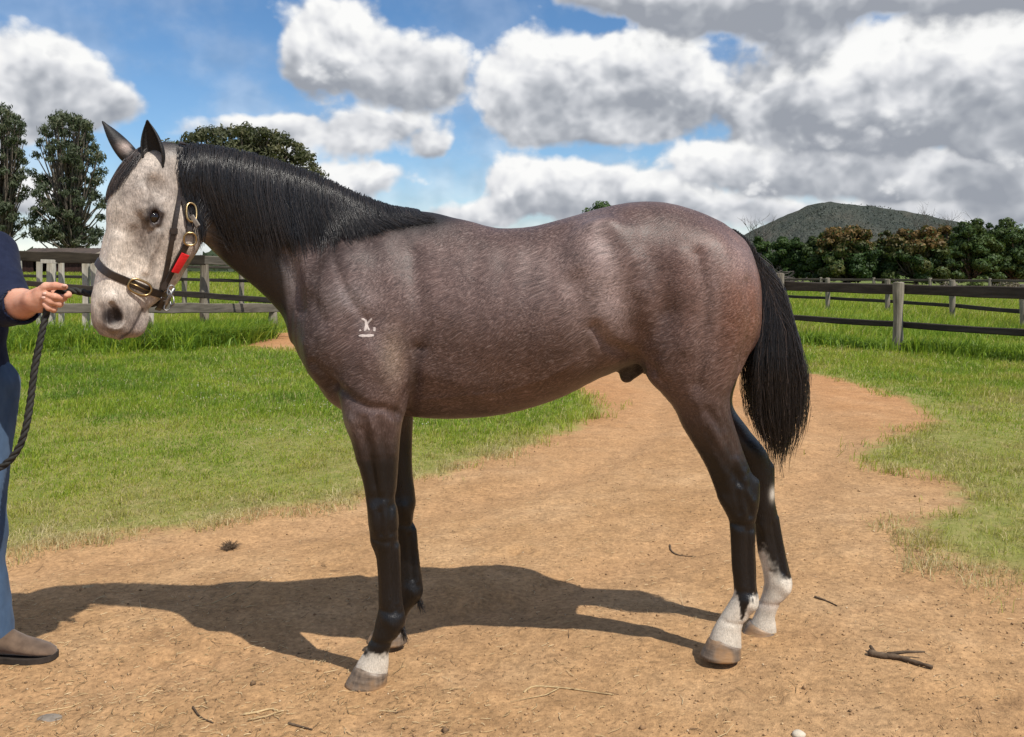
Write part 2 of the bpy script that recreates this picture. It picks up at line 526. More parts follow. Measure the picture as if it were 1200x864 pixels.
        for i, p in enumerate(corners):
            for q in corners[i + 1:]:
                if sum(abs(p[j] - q[j]) for j in range(3)) != 1: continue
                fp = F[ci[:, 0] + p[0], ci[:, 1] + p[1], ci[:, 2] + p[2]]
                fq = F[ci[:, 0] + q[0], ci[:, 1] + q[1], ci[:, 2] + q[2]]
                x = (fp < 0) != (fq < 0)
                t = np.where(x, fp / np.where(fp - fq == 0, 1, fp - fq), 0)
                for j in range(3):
                    cp = A[j][ci[:, j] + p[j]]; cq = A[j][ci[:, j] + q[j]]
                    acc[:, j] += np.where(x, cp + t * (cq - cp), 0)
                num += x
        V = acc / num[:, None]
        quads = []
        for ax in range(3):
            a = [slice(1, -1)] * 3; a[ax] = slice(0, -1)
            b = list(a); b[ax] = slice(1, None)
            # edge from grid point g to g+e_ax ; g interior on other axes
            ga = ins[tuple(slice(1, n - 1) if j != ax else slice(0, n - 1) for j, n in enumerate(F.shape))]
            gb = ins[tuple(slice(1, n - 1) if j != ax else slice(1, n) for j, n in enumerate(F.shape))]
            e = np.argwhere(ga != gb)
            if not len(e): continue
            flip = ga[e[:, 0], e[:, 1], e[:, 2]]
            o1, o2 = [j for j in range(3) if j != ax]
            base = e.copy()
            def cell(d1, d2):
                c = base.copy(); c[:, o1] += d1; c[:, o2] += d2
                return ids[c[:, 0], c[:, 1], c[:, 2]]
            q = np.stack([cell(0, 0), cell(1, 0), cell(1, 1), cell(0, 1)], 1)
            if ax == 1: flip = ~flip
            q[~flip] = q[~flip][:, ::-1]
            quads.append(q)
        Q = np.concatenate(quads)
        Q = Q[(Q >= 0).all(1)]
        return V, Q

def smooth_mesh(V, Q, it=4, lam=0.5, mu=-0.52, weight=None):
    E = np.concatenate([Q[:, [0, 1]], Q[:, [1, 2]], Q[:, [2, 3]], Q[:, [3, 0]]])
    E = np.concatenate([E, E[:, ::-1]])
    n = len(V); deg = np.bincount(E[:, 0], minlength=n)[:, None].clip(1)
    w = 1.0 if weight is None else weight[:, None]
    for i in range(it):
        for l in (lam, mu):
            if l == 0: continue
            S = np.stack([np.bincount(E[:, 0], V[E[:, 1], j], n) for j in range(3)], 1) / deg
            V = V + l * w * (S - V)
    return V

def normals(V, Q):
    n = np.cross(V[Q[:, 2]] - V[Q[:, 0]], V[Q[:, 3]] - V[Q[:, 1]])
    N = np.stack([np.bincount(Q.reshape(-1), np.repeat(n[:, j], 4), len(V)) for j in range(3)], 1)
    return N / (np.linalg.norm(N, axis=1)[:, None] + 1e-12)

def seg_axis(parts):
    """parts: list of (start, stop, step) -> one increasing axis"""
    out = []
    for a, b, st in parts:
        out.append(np.arange(a, b, st))
    return np.concatenate(out)

# ================================================================== GROUND
def gz(X, Y):
    """height of the ground (arrays)"""
    X = np.asarray(X, float); Y = np.asarray(Y, float)
    g = .052 * X * np.exp(-(X / 5.0) ** 2) * np.exp(-((Y - 3) / 6.0) ** 2)
    g = g + 1.15 * sstep(Y, 21, 58) * sstep(-X + Y * .02, 1.5, 9)
    return g
def G(X, Y): return float(gz(np.array([X]), np.array([Y]))[0])
def gpt(px, py):
    """point on the (flat) ground seen at a picture place"""
    D = CAM_H * 1000 / (py - 318); X = (px - 600) * D / 1000
    for _ in range(4):
        D = (CAM_H - G(X, D)) * 1000 / (py - 318); X = (px - 600) * D / 1000
    return X, D

LAWN = [gpt(*p) for p in [(0, 655), (50, 642), (100, 635), (150, 629), (200, 622), (250, 616), (300, 607), (350, 598), (400, 590), (440, 578), (490, 562), (545, 546), (600, 530), (640, 516), (680, 502), (706, 489), (712, 478), (700, 466), (676, 458)]]
LAWN += [(.2, 10.4), (-1.2, 12), (-2.4, 13.4), (-3.9, 15.0), (-5.0, 15.8), (-6.4, 16.9), (-9, 17.8), (-30, 18), (-30, 4.0), (-6, 3.9), (-3.2, 4.0)]
RIGHT = [gpt(*p) for p in [(940, 437), (985, 446), (1020, 456), (1055, 468), (1085, 484), (1092, 497), (1062, 510), (1020, 522), (1000, 537), (1030, 549), (1075, 556), (1108, 572), (1135, 590), (1118, 602), (1075, 608), (1060, 622), (1085, 640), (1125, 652), (1165, 668), (1200, 690)]]
RIGHT += [(2.9, 3.3), (4, 2.2), (30, 2.0), (30, 60), (14, 100), (5, 40), (4.6, 20), (3.4, 14.5)]
FARG = [(-60, 19.6), (-9, 19.2), (-6.2, 18.7), (-4.6, 19.2), (-3, 20.5), (0, 20), (2.5, 19.0), (3.6, 18.2), (5, 16.1), (30, 16), (60, 400), (-60, 400)]
def poly_sd(P, poly):
    """signed distance, positive inside"""
    poly = np.array(poly, float); n = len(poly)
    d = np.full(len(P), 1e9); ins = np.zeros(len(P), bool)
    for i in range(n):
        a = poly[i]; b = poly[(i + 1) % n]; ab = b - a
        t = np.clip(((P - a) @ ab) / (ab @ ab), 0, 1)
        d = np.minimum(d, np.hypot(P[:, 0] - a[0] - t * ab[0], P[:, 1] - a[1] - t * ab[1]))
        c = (a[1] > P[:, 1]) != (b[1] > P[:, 1])
        xi = a[0] + (P[:, 1] - a[1]) / (b[1] - a[1] + 1e-12) * ab[0]
        ins ^= c & (P[:, 0] < xi)
    return np.where(ins, d, -d)
def grass_sd(P):
    a = poly_sd(P, LAWN); b = poly_sd(P, RIGHT); c = poly_sd(P, FARG)
    out = np.maximum(np.maximum(a, b), c)
    r = np.hypot(P[:, 0], P[:, 1])
    return np.where(r > 90, 1.0, out)

NA = 840
ang = np.concatenate([np.linspace(-38, 38, 620), np.linspace(38, 322, NA - 620 + 2)[1:-1]]) * math.pi / 180
NA = len(ang)
rad = np.concatenate([[.4], np.geomspace(1.6, 12, 190), np.geomspace(12, 120, 70)[1:], np.geomspace(120, 9000, 26)[1:]])
AA, RR = np.meshgrid(ang, rad, indexing='ij')
GX = (RR * np.sin(AA)).ravel(); GY = (RR * np.cos(AA)).ravel()
P2 = np.stack([GX, GY], 1)
gsd = grass_sd(P2)
near = np.exp(-(RR.ravel() / 14) ** 2)
GZ = gz(GX, GY)
GZ = GZ + near * ((fbm(P2 * 1.1, 3, 11) - .44) * .035 + (fbm(P2 * 7.0, 3, 12) - .44) * .016 + (fbm(P2 * 26.0, 2, 13) - .38) * .007)
# wheel ruts on the track, a low lip where the turf starts
TRACK = np.array([(-2.2, 3.5), (-.3, 4.2), (1.0, 5.2), (1.9, 7.0), (2.4, 9.5), (2.0, 12.5), (0, 15), (-3, 17.2), (-6, 18.4)])
def offs(poly, o):
    t = np.gradient(poly, axis=0); t /= np.linalg.norm(t, axis=1)[:, None]
    return poly + np.stack([-t[:, 1], t[:, 0]], 1) * o


def seg_d2(P, poly):
    d = np.full(len(P), 1e9)
    for a, b in zip(poly[:-1], poly[1:]):
        ab = b - a; t = np.clip(((P - a) @ ab) / (ab @ ab), 0, 1)
        d = np.minimum(d, np.hypot(P[:, 0] - a[0] - t * ab[0], P[:, 1] - a[1] - t * ab[1]))
    return d
rut = np.minimum(seg_d2(P2, offs(TRACK, -.72)), seg_d2(P2, offs(TRACK, .72)))
GZ = GZ - near * .030 * np.exp(-(rut / .16) ** 2)
GZ = GZ + near * .022 * sstep(gsd, -.05, .25)
# hoof prints along the track
hr = np.random.default_rng(77)
for _ in range(130):
    k_ = hr.uniform(0, len(TRACK) - 1.01); i_ = int(k_); c_ = TRACK[i_] + (TRACK[i_ + 1] - TRACK[i_]) * (k_ - i_) + hr.normal(0, .75, 2)
    if _ < 50: c_ = np.array([hr.uniform(-1.6, 2.2), hr.uniform(2.5, 4.3)])
    if abs(c_[1] - 3.04) < .32 and abs(c_[0]) < 1.1: continue
    an_ = hr.uniform(0, 6.28); rr_ = hr.uniform(.045, .062)
    m_ = np.hypot(P2[:, 0] - c_[0], P2[:, 1] - c_[1]) < .16
    if not m_.any(): continue
    q_ = P2[m_] - c_
    qa = q_ @ np.array([math.cos(an_), math.sin(an_)]); qb = q_ @ np.array([-math.sin(an_), math.cos(an_)])
    rd = np.hypot(qa / 1.15, qb)
    dep = -.011 * sstep(rd, rr_ * 1.15, rr_ * .7) + .005 * np.exp(-((rd - rr_ * 1.35) / .014) ** 2)
    GZ[m_] += dep * hr.uniform(.4, 1.1) * near[m_]
keep_flat = np.exp(-((GX + .1) / 1.2) ** 2 - ((GY - 3.05) / .35) ** 2)
GZ = GZ * (1 - .0 * keep_flat)
nr = len(rad)
idx = np.arange(NA * nr).reshape(NA, nr)
q = np.stack([idx, np.roll(idx, -1, 0), np.roll(np.roll(idx, -1, 0), -1, 1), np.roll(idx, -1, 1)], -1)[:, :-1].reshape(-1, 4)
hub = NA * nr
gv = np.concatenate([np.stack([GX, GY, GZ], 1), [[0, 0, G(0, 0)]]])
tri = np.stack([idx[:, 0], np.full(NA, hub), np.roll(idx[:, 0], -1)], 1)
gme = np_mesh('ground', gv, np.concatenate([q[:, ::-1].reshape(-1), tri[:, ::-1].reshape(-1)]), np.concatenate([np.full(len(q), 4), np.full(len(tri), 3)]))
set_f(gme, 'grass', np.append(np.clip(gsd, -1, 1), 0))
set_f(gme, 'rut', np.append(np.exp(-(rut / .22) ** 2), 0))
redd = np.exp(-((P2 - np.array([-4.6, 18.0])) ** 2).sum(1) / 1.6) + .8 * np.exp(-((P2[:, 0] - 4.6) / 1.3) ** 2 - ((P2[:, 1] - 13.4) / 1.2) ** 2) + .55 * sstep(P2[:, 1], 5.0, 9.5) * (P2[:, 1] < 40)
set_f(gme, 'red', np.append(np.clip(redd, 0, 1), 0))

m_ground, nt, b = new_mat('ground_earth_and_turf')
pos = nt.n('ShaderNodeNewGeometry').outputs['Position']
ga = nt.attr('grass'); red = nt.attr('red'); rut_a = nt.attr('rut')
na_ = nt.noise(pos, 1.6, 6, .62); nb_ = nt.noise(pos, 9, 6, .65); nc_ = nt.noise(pos, 46, 5, .65); nd_ = nt.noise(pos, 150, 3, .7)
fl = nt.scalev(pos, (1, 2.1, 1))
ne_ = nt.noise(fl, 3.4, 6, .6, .4)
soil = nt.ramp(na_, [(.30, (.345, .198, .092)), (.5, (.395, .236, .116)), (.70, (.44, .278, .148))])
soil = nt.mix(nt.mapr(ne_, .50, .78, 0, .75), soil, (.27, .155, .078))
soil = nt.mix(nt.math('MULTIPLY', red, .72), soil, (.42, .185, .075))
soil = nt.mix(nt.math('MULTIPLY', rut_a, .55), soil, (.40, .235, .118))
crumb = nt.mapr(nc_, .28, .72, .62, 1.28)
soil = nt.mix(1.0, soil, nt.n('ShaderNodeCombineColor', ins={0: crumb, 1: crumb, 2: crumb}).outputs[0], 'MULTIPLY')
spk = nt.mapr(nb_, .30, .70, .80, 1.16)
soil = nt.mix(1.0, soil, nt.n('ShaderNodeCombineColor', ins={0: spk, 1: spk, 2: spk}).outputs[0], 'MULTIPLY')
soil = nt.mix(nt.mapr(nd_, .66, .76, 0, .55), soil, (.09, .050, .028))
ng_ = nt.noise(pos, 260, 2, .7)
soil = nt.mix(nt.mapr(nd_, .36, .25, 0, .45), soil, (.58, .41, .21))
soil = nt.mix(nt.mapr(ng_, .60, .74, 0, .45), soil, (.60, .42, .20))
soil = nt.mix(nt.mapr(ng_, .38, .27, 0, .40), soil, (.13, .072, .036))
turf = nt.ramp(nb_, [(.3, (.14, .155, .036)), (.5, (.21, .21, .058)), (.72, (.31, .25, .11))])
edge = nt.math('ADD', ga, nt.math('MULTIPLY', nt.math('SUBTRACT', na_, .5), .55))
edge = nt.math('ADD', edge, nt.math('MULTIPLY', nt.math('SUBTRACT', nb_, .5), .45))
col = nt.mix(nt.mapr(edge, -.06, .16, 0, 1, smooth=True), soil, turf)
far = nt.math('SUBTRACT', 1.0, nt.math('EXPONENT', nt.math('MULTIPLY', nt.vmath('LENGTH', pos, out=1), -.012)))
fieldc = nt.ramp(nt.noise(pos, .06, 5, .6), [(.35, (.05, .085, .018)), (.6, (.085, .125, .028)), (.75, (.14, .14, .05))])
col = nt.mix(nt.math('MULTIPLY', far, nt.mapr(ga, .1, .5)), col, fieldc)
nt.put(b.inputs['Base Color'], col)
b.inputs['Roughness'].default_value = .95; b.inputs['Specular IOR Level'].default_value = .12
hgt = nt.math('ADD', nt.math('MULTIPLY', nc_, .55), nt.math('ADD', nt.math('MULTIPLY', nd_, .3), nt.math('MULTIPLY', nb_, .9)))
bump(nt, b, hgt, .9, .012)
ground = link_mesh('ground', gme, m_ground); tag(ground, kind='structure')
GBVH = None
def ground_at(X, Y):
    return G(X, Y)

# ================================================================== HORSE
DM = 3.04                                    # depth of the horse's middle plane
def mx(px, D=DM): return (px - 600) * D / 1000.0
def mz(py, D=DM): return CAM_H - (py - 318) * D / 1000.0

FINE = 1.0
hax = seg_axis([(-1.56, -1.08, .0052), (-1.08, -.62, .0075), (-.62, -.36, .0054), (-.36, .62, .0078), (.62, 1.03, .0056)])
hay = seg_axis([(2.66, 3.36, .0060)])
haz = seg_axis([(-0.06, .55, .0056), (.55, 1.12, .0075), (1.12, 1.90, .0056)])
HF = Field(hax, hay, haz)

XA, YA, ZA = (1, 0, 0), (0, 1, 0), (0, 0, 1)
O = (0, DM, 0)
# --- trunk : px, top, bottom, half-width, exponent top / bottom
torso = [
 (346, 352, 398, .060, 2, 2), (354, 330, 416, .100, 2, 2), (366, 305, 434, .140, 2, 2), (385, 286, 462, .172, 2, 2), (405, 274, 476, .188, 2, 2),
 (440, 264, 483, .198, 1.9, 2), (480, 257, 488, .206, 1.75, 2), (510, 255, 490, .218, 1.7, 2.1), (540, 262, 489.5, .236, 1.8, 2.2),
 (580, 267.5, 486, .256, 1.95, 2.2), (620, 266, 477, .266, 2.0, 2.2), (660, 256.5, 463, .268, 2.05, 2.2), (700, 245, 443, .262, 2.1, 2.2),
 (740, 237.5, 428, .256, 2.1, 2.2), (770, 237, 420, .256, 2.1, 2.2), (800, 243, 416, .254, 2.1, 2.2), (830, 254, 424, .236, 2.1, 2.2),
 (858, 271, 425, .19, 2.1, 2.1), (876, 291, 415, .13, 2, 2), (886, 318, 400, .07, 2, 2)]
HF.limb(O, XA, ZA, YA, [(mx(p), mz(b), mz(t), 0, hw, n1, n2) for p, t, b, hw, n1, n2 in torso], k=.02)

# --- neck, in a frame turned along its axis
na0 = Vector((mx(452), DM, mz(352))); na1 = Vector((mx(212), DM, mz(222)))
nA = (na1 - na0).normalized(); nT = Vector((nA.z, 0, -nA.x)) * 1.0
if nT.z < 0: nT = -nT
crest = [(548, 264), (520, 258), (490, 249), (455, 243), (420, 231), (385, 215), (350, 201), (320, 191), (290, 184), (262, 179), (235, 176), (212, 173), (190, 176)]
under = [(392, 470), (368, 436), (351, 408), (343, 394), (335, 376), (315, 351), (284, 323), (258, 300), (245, 286), (232, 268), (222, 252)]
def to_n(p):
    v = Vector((mx(p[0]), DM, mz(p[1]))) - na0
    return v.dot(nA), v.dot(nT)
ct = sorted(to_n(p) for p in crest); ut = sorted(to_n(p) for p in under)
neck = []
for s in np.linspace(-.20, .83, 16):
    hi = float(catmull([c[0] for c in ct], [c[1] for c in ct], np.array([s]))[0])
    lo = float(catmull([c[0] for c in ut], [c[1] for c in ut], np.array([s]))[0])
    hw = float(np.interp(s, [-.2, .05, .25, .45, .65, .83], [.160, .130, .098, .084, .078, .072]))
    # turn the poll end gently towards the camera, as the head looks round
    yc = float(np.interp(s, [.3, .6, .83], [0, -.02, -.055]))
    neck.append((s, lo, hi, yc, hw, 1.75, 2.1))
HF.limb(na0, nA, nT, YA, neck, k=.06)

# --- legs : py, front px, rear px, lateral centre, half-width
near_fore = [(385, 392, 470, -.125, .070), (415, 389, 478, -.135, .085), (440, 393, 480, -.140, .090), (475, 400.5, 477, -.140, .086), (498, 405, 471, -.14, .073), (516, 412, 468.5, -.14, .066),
 (544, 420, 466.5, -.14, .057), (565, 426, 465, -.14, .050), (588, 430, 463, -.14, .046), (605, 432, 464, -.14, .046), (620, 433, 466, -.14, .046),
 (636, 434.5, 467, -.14, .042), (650, 440, 468, -.14, .034), (671, 442.5, 468.5, -.14, .030), (700, 443.5, 470.5, -.14, .030), (716, 443, 473.5, -.14, .034),
 (730, 440, 473.5, -.14, .037), (742, 437, 469, -.14, .036), (754, 432, 460, -.14, .032), (764, 427, 456, -.14, .032), (776, 419, 455.5, -.14, .038), (790, 414, 454, -.14, .041)]
far_fore = [(400, 412, 478, .13, .07), (440, 415, 486, .15, .08), (486, 425, 484.5, .16, .068), (521, 437, 483, .16, .055), (556, 445, 483.5, .16, .048), (580, 450, 486.5, .16, .045),
 (590, 452, 487, .16, .045), (603, 455, 484, .16, .043), (616, 457, 484, .16, .039), (634, 459.5, 487, .16, .031), (652, 461, 489.5, .16, .029), (676, 464, 494, .16, .031),
 (692, 464, 495, .16, .035), (704, 461, 491, .16, .034), (716, 455, 480, .16, .030), (728, 446, 475, .16, .033), (744, 439, 475, .16, .039)]
near_hind = [(300, 772, 874, -.10, .10), (330, 766, 885.5, -.115, .125), (360, 757, 889.5, -.125, .134), (385, 749, 887.5, -.13, .130), (405, 746, 881.5, -.13, .124), (430, 752.5, 870, -.13, .114), (447, 763, 860.5, -.13, .104),
 (460, 774, 855.5, -.13, .094), (478, 789, 855, -.128, .082), (501, 800, 861, -.125, .069), (524, 814, 868.5, -.12, .057), (548, 827.5, 878, -.12, .046),
 (562, 833.5, 884, -.12, .042), (574, 838, 887.5, -.12, .041), (588, 843, 888, -.12, .040), (602, 851, 886.5, -.12, .036), (618, 855, 885, -.12, .031), (640, 856.5, 884.5, -.12, .028), (664, 857.5, 885.5, -.12, .028),
 (686, 860, 886.5, -.12, .031), (698, 859.5, 888, -.12, .035), (708, 854, 887.5, -.12, .036), (722, 845, 878, -.12, .033), (736, 836.5, 869, -.12, .034), (748, 831.5, 868.5, -.12, .040), (760, 829, 868.5, -.12, .043)]
far_hind = [(380, 770, 880, .11, .12), (420, 770, 872, .12, .115), (448, 785, 862, .12, .10), (474, 801, 858, .115, .085), (503, 822, 877, .11, .068), (530, 848, 898, .10, .053), (546, 858, 904, .1, .045),
 (562, 865, 906, .1, .042), (577, 871, 906.5, .1, .040), (591, 877, 908.5, .1, .038), (606, 881.5, 911, .1, .034), (622, 885, 914.5, .1, .030), (647, 888, 920, .1, .028), (666, 893, 924.5, .1, .031),
 (684, 895.5, 927.5, .1, .036), (697, 893.5, 923, .1, .036), (711, 888, 912, .1, .032), (722, 884, 908, .1, .033), (733, 879, 909, .1, .039), (743, 876, 909.5, .1, .041)]
LEGS = {}
for nm, tab, up in (('near_fore', near_fore, 0), ('far_fore', far_fore, 0), ('near_hind', near_hind, 0), ('far_hind', far_hind, 0)):
    rows = []
    for py, f, r, yc, hw in tab:
        D = DM + yc
        rows.append((mz(py, D), mx(f, D), mx(r, D), yc, hw))
    rows.sort()
    LEGS[nm] = rows
    HF.limb(O, ZA, XA, YA, rows, k=.035)
# fetlock knots, knee bones, hock points
for nm, py, px, yc, r in (('nf', 726, 462, -.14, .031), ('ff', 692, 484, .16, .029), ('nh', 704, 876, -.12, .030), ('fh', 685, 915, .1, .030)):
    HF.ell(W(px, py, DM + yc), (r, r * 1.06, r * 1.1), k=.02)
for px, py, yc in ((449, 606, -.14), (469, 592, .16)):
    HF.ell(W(px, py, DM + yc), (.045, .046, .055), k=.02)
HF.cone(W(884, 566, 2.92), W(880, 592, 2.92), .018, .02, k=.02)
HF.cone(W(902, 548, 3.14), W(899, 580, 3.14), .016, .018, k=.02)
# tendon line along the back of the cannons
for a, b, D in (((465, 640), (467, 705), 2.9), ((485, 618), (490, 678), 3.2), ((881, 612), (882, 690), 2.92), ((907, 600), (920, 672), 3.14)):
    HF.cone(W(a[0] - 1, a[1], D), W(b[0] - 1, b[1], D), .010, .011, k=.012)

# --- muscle masses, mirrored left / right
def pair(px, py, y, r, k=.04, rotdeg=0):
    c = math.cos(R(rotdeg)); s = math.sin(R(rotdeg))
    M = ((c, 0, -s), (0, 1, 0), (s, 0, c))
    for sg in (-1, 1):
        HF.ell((mx(px), DM + sg * y, mz(py)), r, k, rot=M)
pair(424, 352, .130, (.105, .055, .16), .07, 18)      # shoulder blade
pair(398, 400, .130, (.095, .065, .105), .05)       # point of shoulder
pair(452, 410, .158, (.085, .055, .10), .05, -25)   # triceps
pair(386, 418, .080, (.055, .062, .070), .05)        # breast muscle
pair(704, 300, .185, (.10, .06, .10), .09)          # hip
pair(808, 330, .165, (.13, .09, .16), .07)          # buttock
pair(790, 400, .165, (.10, .075, .12), .06, 10)     # thigh
pair(768, 428, .165, (.045, .05, .055), .04)        # stifle
# sheath
HF.cone((mx(752), DM, mz(420)), (mx(735), DM, mz(440)), .05, .026, .035)
HF.cone((mx(735), DM, mz(438)), (mx(733), DM, mz(443)), .022, .013, .012)

# --- head : its own frame
TH = R(45); PH = R(71)
hf = Vector((-math.cos(TH), -math.sin(TH), 0))
hL = Vector((-hf.y, hf.x, 0))                          # towards the near (left) side of the face
hA = (hf * math.cos(PH) + Vector((0, 0, -math.sin(PH)))).normalized()      # poll -> muzzle
hT = (hf * math.sin(PH) + Vector((0, 0, math.cos(PH)))).normalized()       # out of the face
HO = W(200.5, 178, 2.955)
def hp(s, t, l): return HO + hA * s + hT * t + hL * l
HEAD = [ # s, jaw, face, lateral, half-width, exponent face, exponent jaw
 (-.02, -.085, .040, 0, .060, 2, 2), (.02, -.105, .078, 0, .076, 2.1, 2), (.07, -.118, .108, 0, .090, 2.3, 2), (.13, -.135, .130, 0, .099, 2.4, 2), (.19, -.155, .138, 0, .103, 2.5, 2.2),
 (.255, -.178, .130, 0, .102, 2.6, 2.3), (.32, -.184, .110, 0, .091, 2.6, 2.3), (.37, -.176, .100, 0, .080, 2.5, 2.3), (.418, -.166, .093, 0, .073, 2.5, 2.2), (.462, -.148, .090, 0, .067, 2.4, 2.1),
 (.51, -.118, .084, 0, .063, 2.4, 2.1), (.555, -.086, .078, 0, .063, 2.4, 2.2), (.60, -.080, .066, 0, .065, 2.4, 2.2), (.635, -.070, .048, 0, .060, 2.3, 2.2), (.662, -.048, .018, 0, .045, 2, 2)]
HF.limb(HO, hA, hT, hL, HEAD, k=.04)
for sg in (-1, 1):
    HF.ell(hp(.275, -.085, .052 * sg), (.090, .044, .098), k=.05)                          # cheek
    HF.cone(hp(.185, .068, .084 * sg), hp(.240, .056, .094 * sg), .022, .020, .022)           # brow over the eye
    HF.cone(hp(.30, -.012, .096 * sg), hp(.43, -.022, .071 * sg), .012, .008, .022)
    HF.ell(hp(.155, .040, .096 * sg), (.028, .018, .032), k=.03, carve=True)                 # hollow above the eye
    HF.ell(hp(.40, .028, .086 * sg), (.030, .022, .085), k=.035, carve=True)                 # hollow in front of the crest           # facial crest
    HF.cone(hp(.36, .075, .040 * sg), hp(.55, .050, .040 * sg), .018, .014, .03)             # nose bone
    HF.ell(hp(.253, .018, .114 * sg), (.027, .029, .027), k=.010, carve=True)                # eye socket
    HF.cone(hp(.224, .034, .103 * sg), hp(.262, .043, .105 * sg), .0095, .0085, .010)        # upper lid
    HF.cone(hp(.262, .043, .105 * sg), hp(.287, .016, .101 * sg), .008, .0065, .010)
    HF.cone(hp(.224, .034, .103 * sg), hp(.232, .004, .105 * sg), .008, .0065, .010)
    HF.cone(hp(.232, .004, .105 * sg), hp(.270, .000, .104 * sg), .0065, .006, .010)       # lower lid
    HF.cone(hp(.270, .000, .104 * sg), hp(.287, .016, .101 * sg), .006, .006, .010)
    HF.cone(hp(.545, .040, .054 * sg), hp(.625, .010, .058 * sg), .020, .024, .02)           # nostril wing
    HF.cone(hp(.568, .042, .074 * sg), hp(.610, .012, .068 * sg), .013, .024, .004, carve=True)
    HF.cone(hp(.655, -.034, .046 * sg), hp(.632, -.050, .066 * sg), .0050, .0050, .004, carve=True)   # mouth line
    HF.cone(hp(.632, -.050, .066 * sg), hp(.548, -.066, .068 * sg), .0050, .0045, .004, carve=True)
    HF.ell(hp(.612, -.072, .014 * sg), (.036, .034, .032), k=.02)                            # lower lip
HF.ell(hp(.575, -.078, 0), (.036, .034, .034), k=.025)                                      # chin
EYE = [hp(.255, .017, .091 * sg) for sg in (1, -1)]

Vh, Qh = HF.mesh()
del HF.F
Vh = smooth_mesh(Vh, Qh, 6, .5, -.51)
Nh = normals(Vh, Qh)

# --- sculpted relief: strokes in the side plane (px, py), sigma px, height in mm ; acts on both flanks
def seg_dist(P, poly):
    d = np.full(len(P), 1e9)
    for a, b in zip(poly[:-1], poly[1:]):
        a = np.array(a, float); b = np.array(b, float); ab = b - a
        t = np.clip(((P - a) @ ab) / (ab @ ab), 0, 1)
        d = np.minimum(d, np.linalg.norm(P - a - t[:, None] * ab, axis=1))
    return d
Ph = np.stack([600 + Vh[:, 0] * 1000 / DM, 318 + (CAM_H - Vh[:, 2]) * 1000 / DM], 1)   # side-plane position
STROKES = [
 ([(401, 444), (415, 450), (430, 460), (446, 467), (462, 468), (476, 476)], 5.5, -7), ([(402, 466), (425, 480), (448, 486)], 11, 3),
 ([(480, 470), (492, 440), (496, 405)], 8, -9), ([(470, 440), (455, 420), (440, 395)], 14, 5),
 ([(362, 360), (352, 330), (345, 300)], 9, -8), ([(372, 330), (362, 300), (358, 280)], 10, 5), ([(392, 372), (380, 350)], 8, -4),
 ([(400, 300), (420, 345), (446, 380)], 6, -4), ([(455, 290), (470, 340), (470, 380)], 14, 4), ([(490, 300), (500, 360), (500, 400)], 10, -6),
 ([(380, 420), (396, 436), (402, 446)], 5, -6), ([(372, 400), (380, 430), (392, 460)], 8, 3),
 ([(690, 380), (705, 400), (730, 410), (748, 425), (764, 442)], 8, -10), ([(668, 330), (676, 380), (690, 410)], 14, -7),
 ([(700, 280), (712, 300), (720, 340), (728, 380)], 14, -6), ([(690, 270), (706, 268)], 12, 6), ([(640, 268), (680, 262), (740, 248)], 8, 3),
 ([(800, 300), (806, 340), (806, 400), (800, 440)], 7, -6), ([(780, 300), (782, 350), (786, 400)], 11, 4), ([(826, 290), (838, 340), (838, 400), (832, 440)], 12, 4),
 ([(858, 330), (862, 370), (852, 420)], 7, -4), ([(740, 290), (760, 320), (766, 360)], 12, -5), ([(740, 340), (752, 380), (758, 410)], 10, 4),
 ([(812, 470), (830, 490), (846, 520)], 6, -5), ([(800, 460), (822, 500), (838, 540)], 7, 4), ([(846, 540), (858, 560), (866, 590)], 4, -5), ([(856, 560), (868, 574)], 5, 4),
 ([(846, 600), (868, 606)], 4, -3), ([(440, 480), (447, 520), (448, 570)], 5, -4), ([(425, 480), (434, 530), (441, 580)], 7, 3), ([(455, 490), (460, 530), (458, 575)], 5, 3),
 ([(452, 590), (456, 620)], 4, -3), ([(441, 600), (446, 622)], 5, 3), ([(462, 640), (463, 700)], 2.4, -3), ([(872, 625), (874, 690)], 2.4, -3),
 ([(560, 300), (560, 420)], 9, -1.5), ([(590, 300), (586, 440)], 9, -1.5), ([(620, 300), (614, 440)], 9, -1.5), ([(640, 310), (640, 430)], 9, -1.5),
 ([(498, 462), (540, 455), (590, 450), (640, 432), (670, 415)], 3.2, 1.8), ([(560, 452), (580, 462), (600, 470)], 3, 1.5), ([(412, 480), (420, 505), (430, 530)], 3, 2), ([(360, 420), (376, 440), (392, 452)], 3, 1.5), ([(742, 440), (752, 428), (756, 410)], 5, -4), ([(476, 478), (486, 484)], 4, -5),
 ([(500, 430), (560, 446), (620, 440), (660, 425)], 12, 3), ([(520, 470), (580, 470)], 6, -2),
]
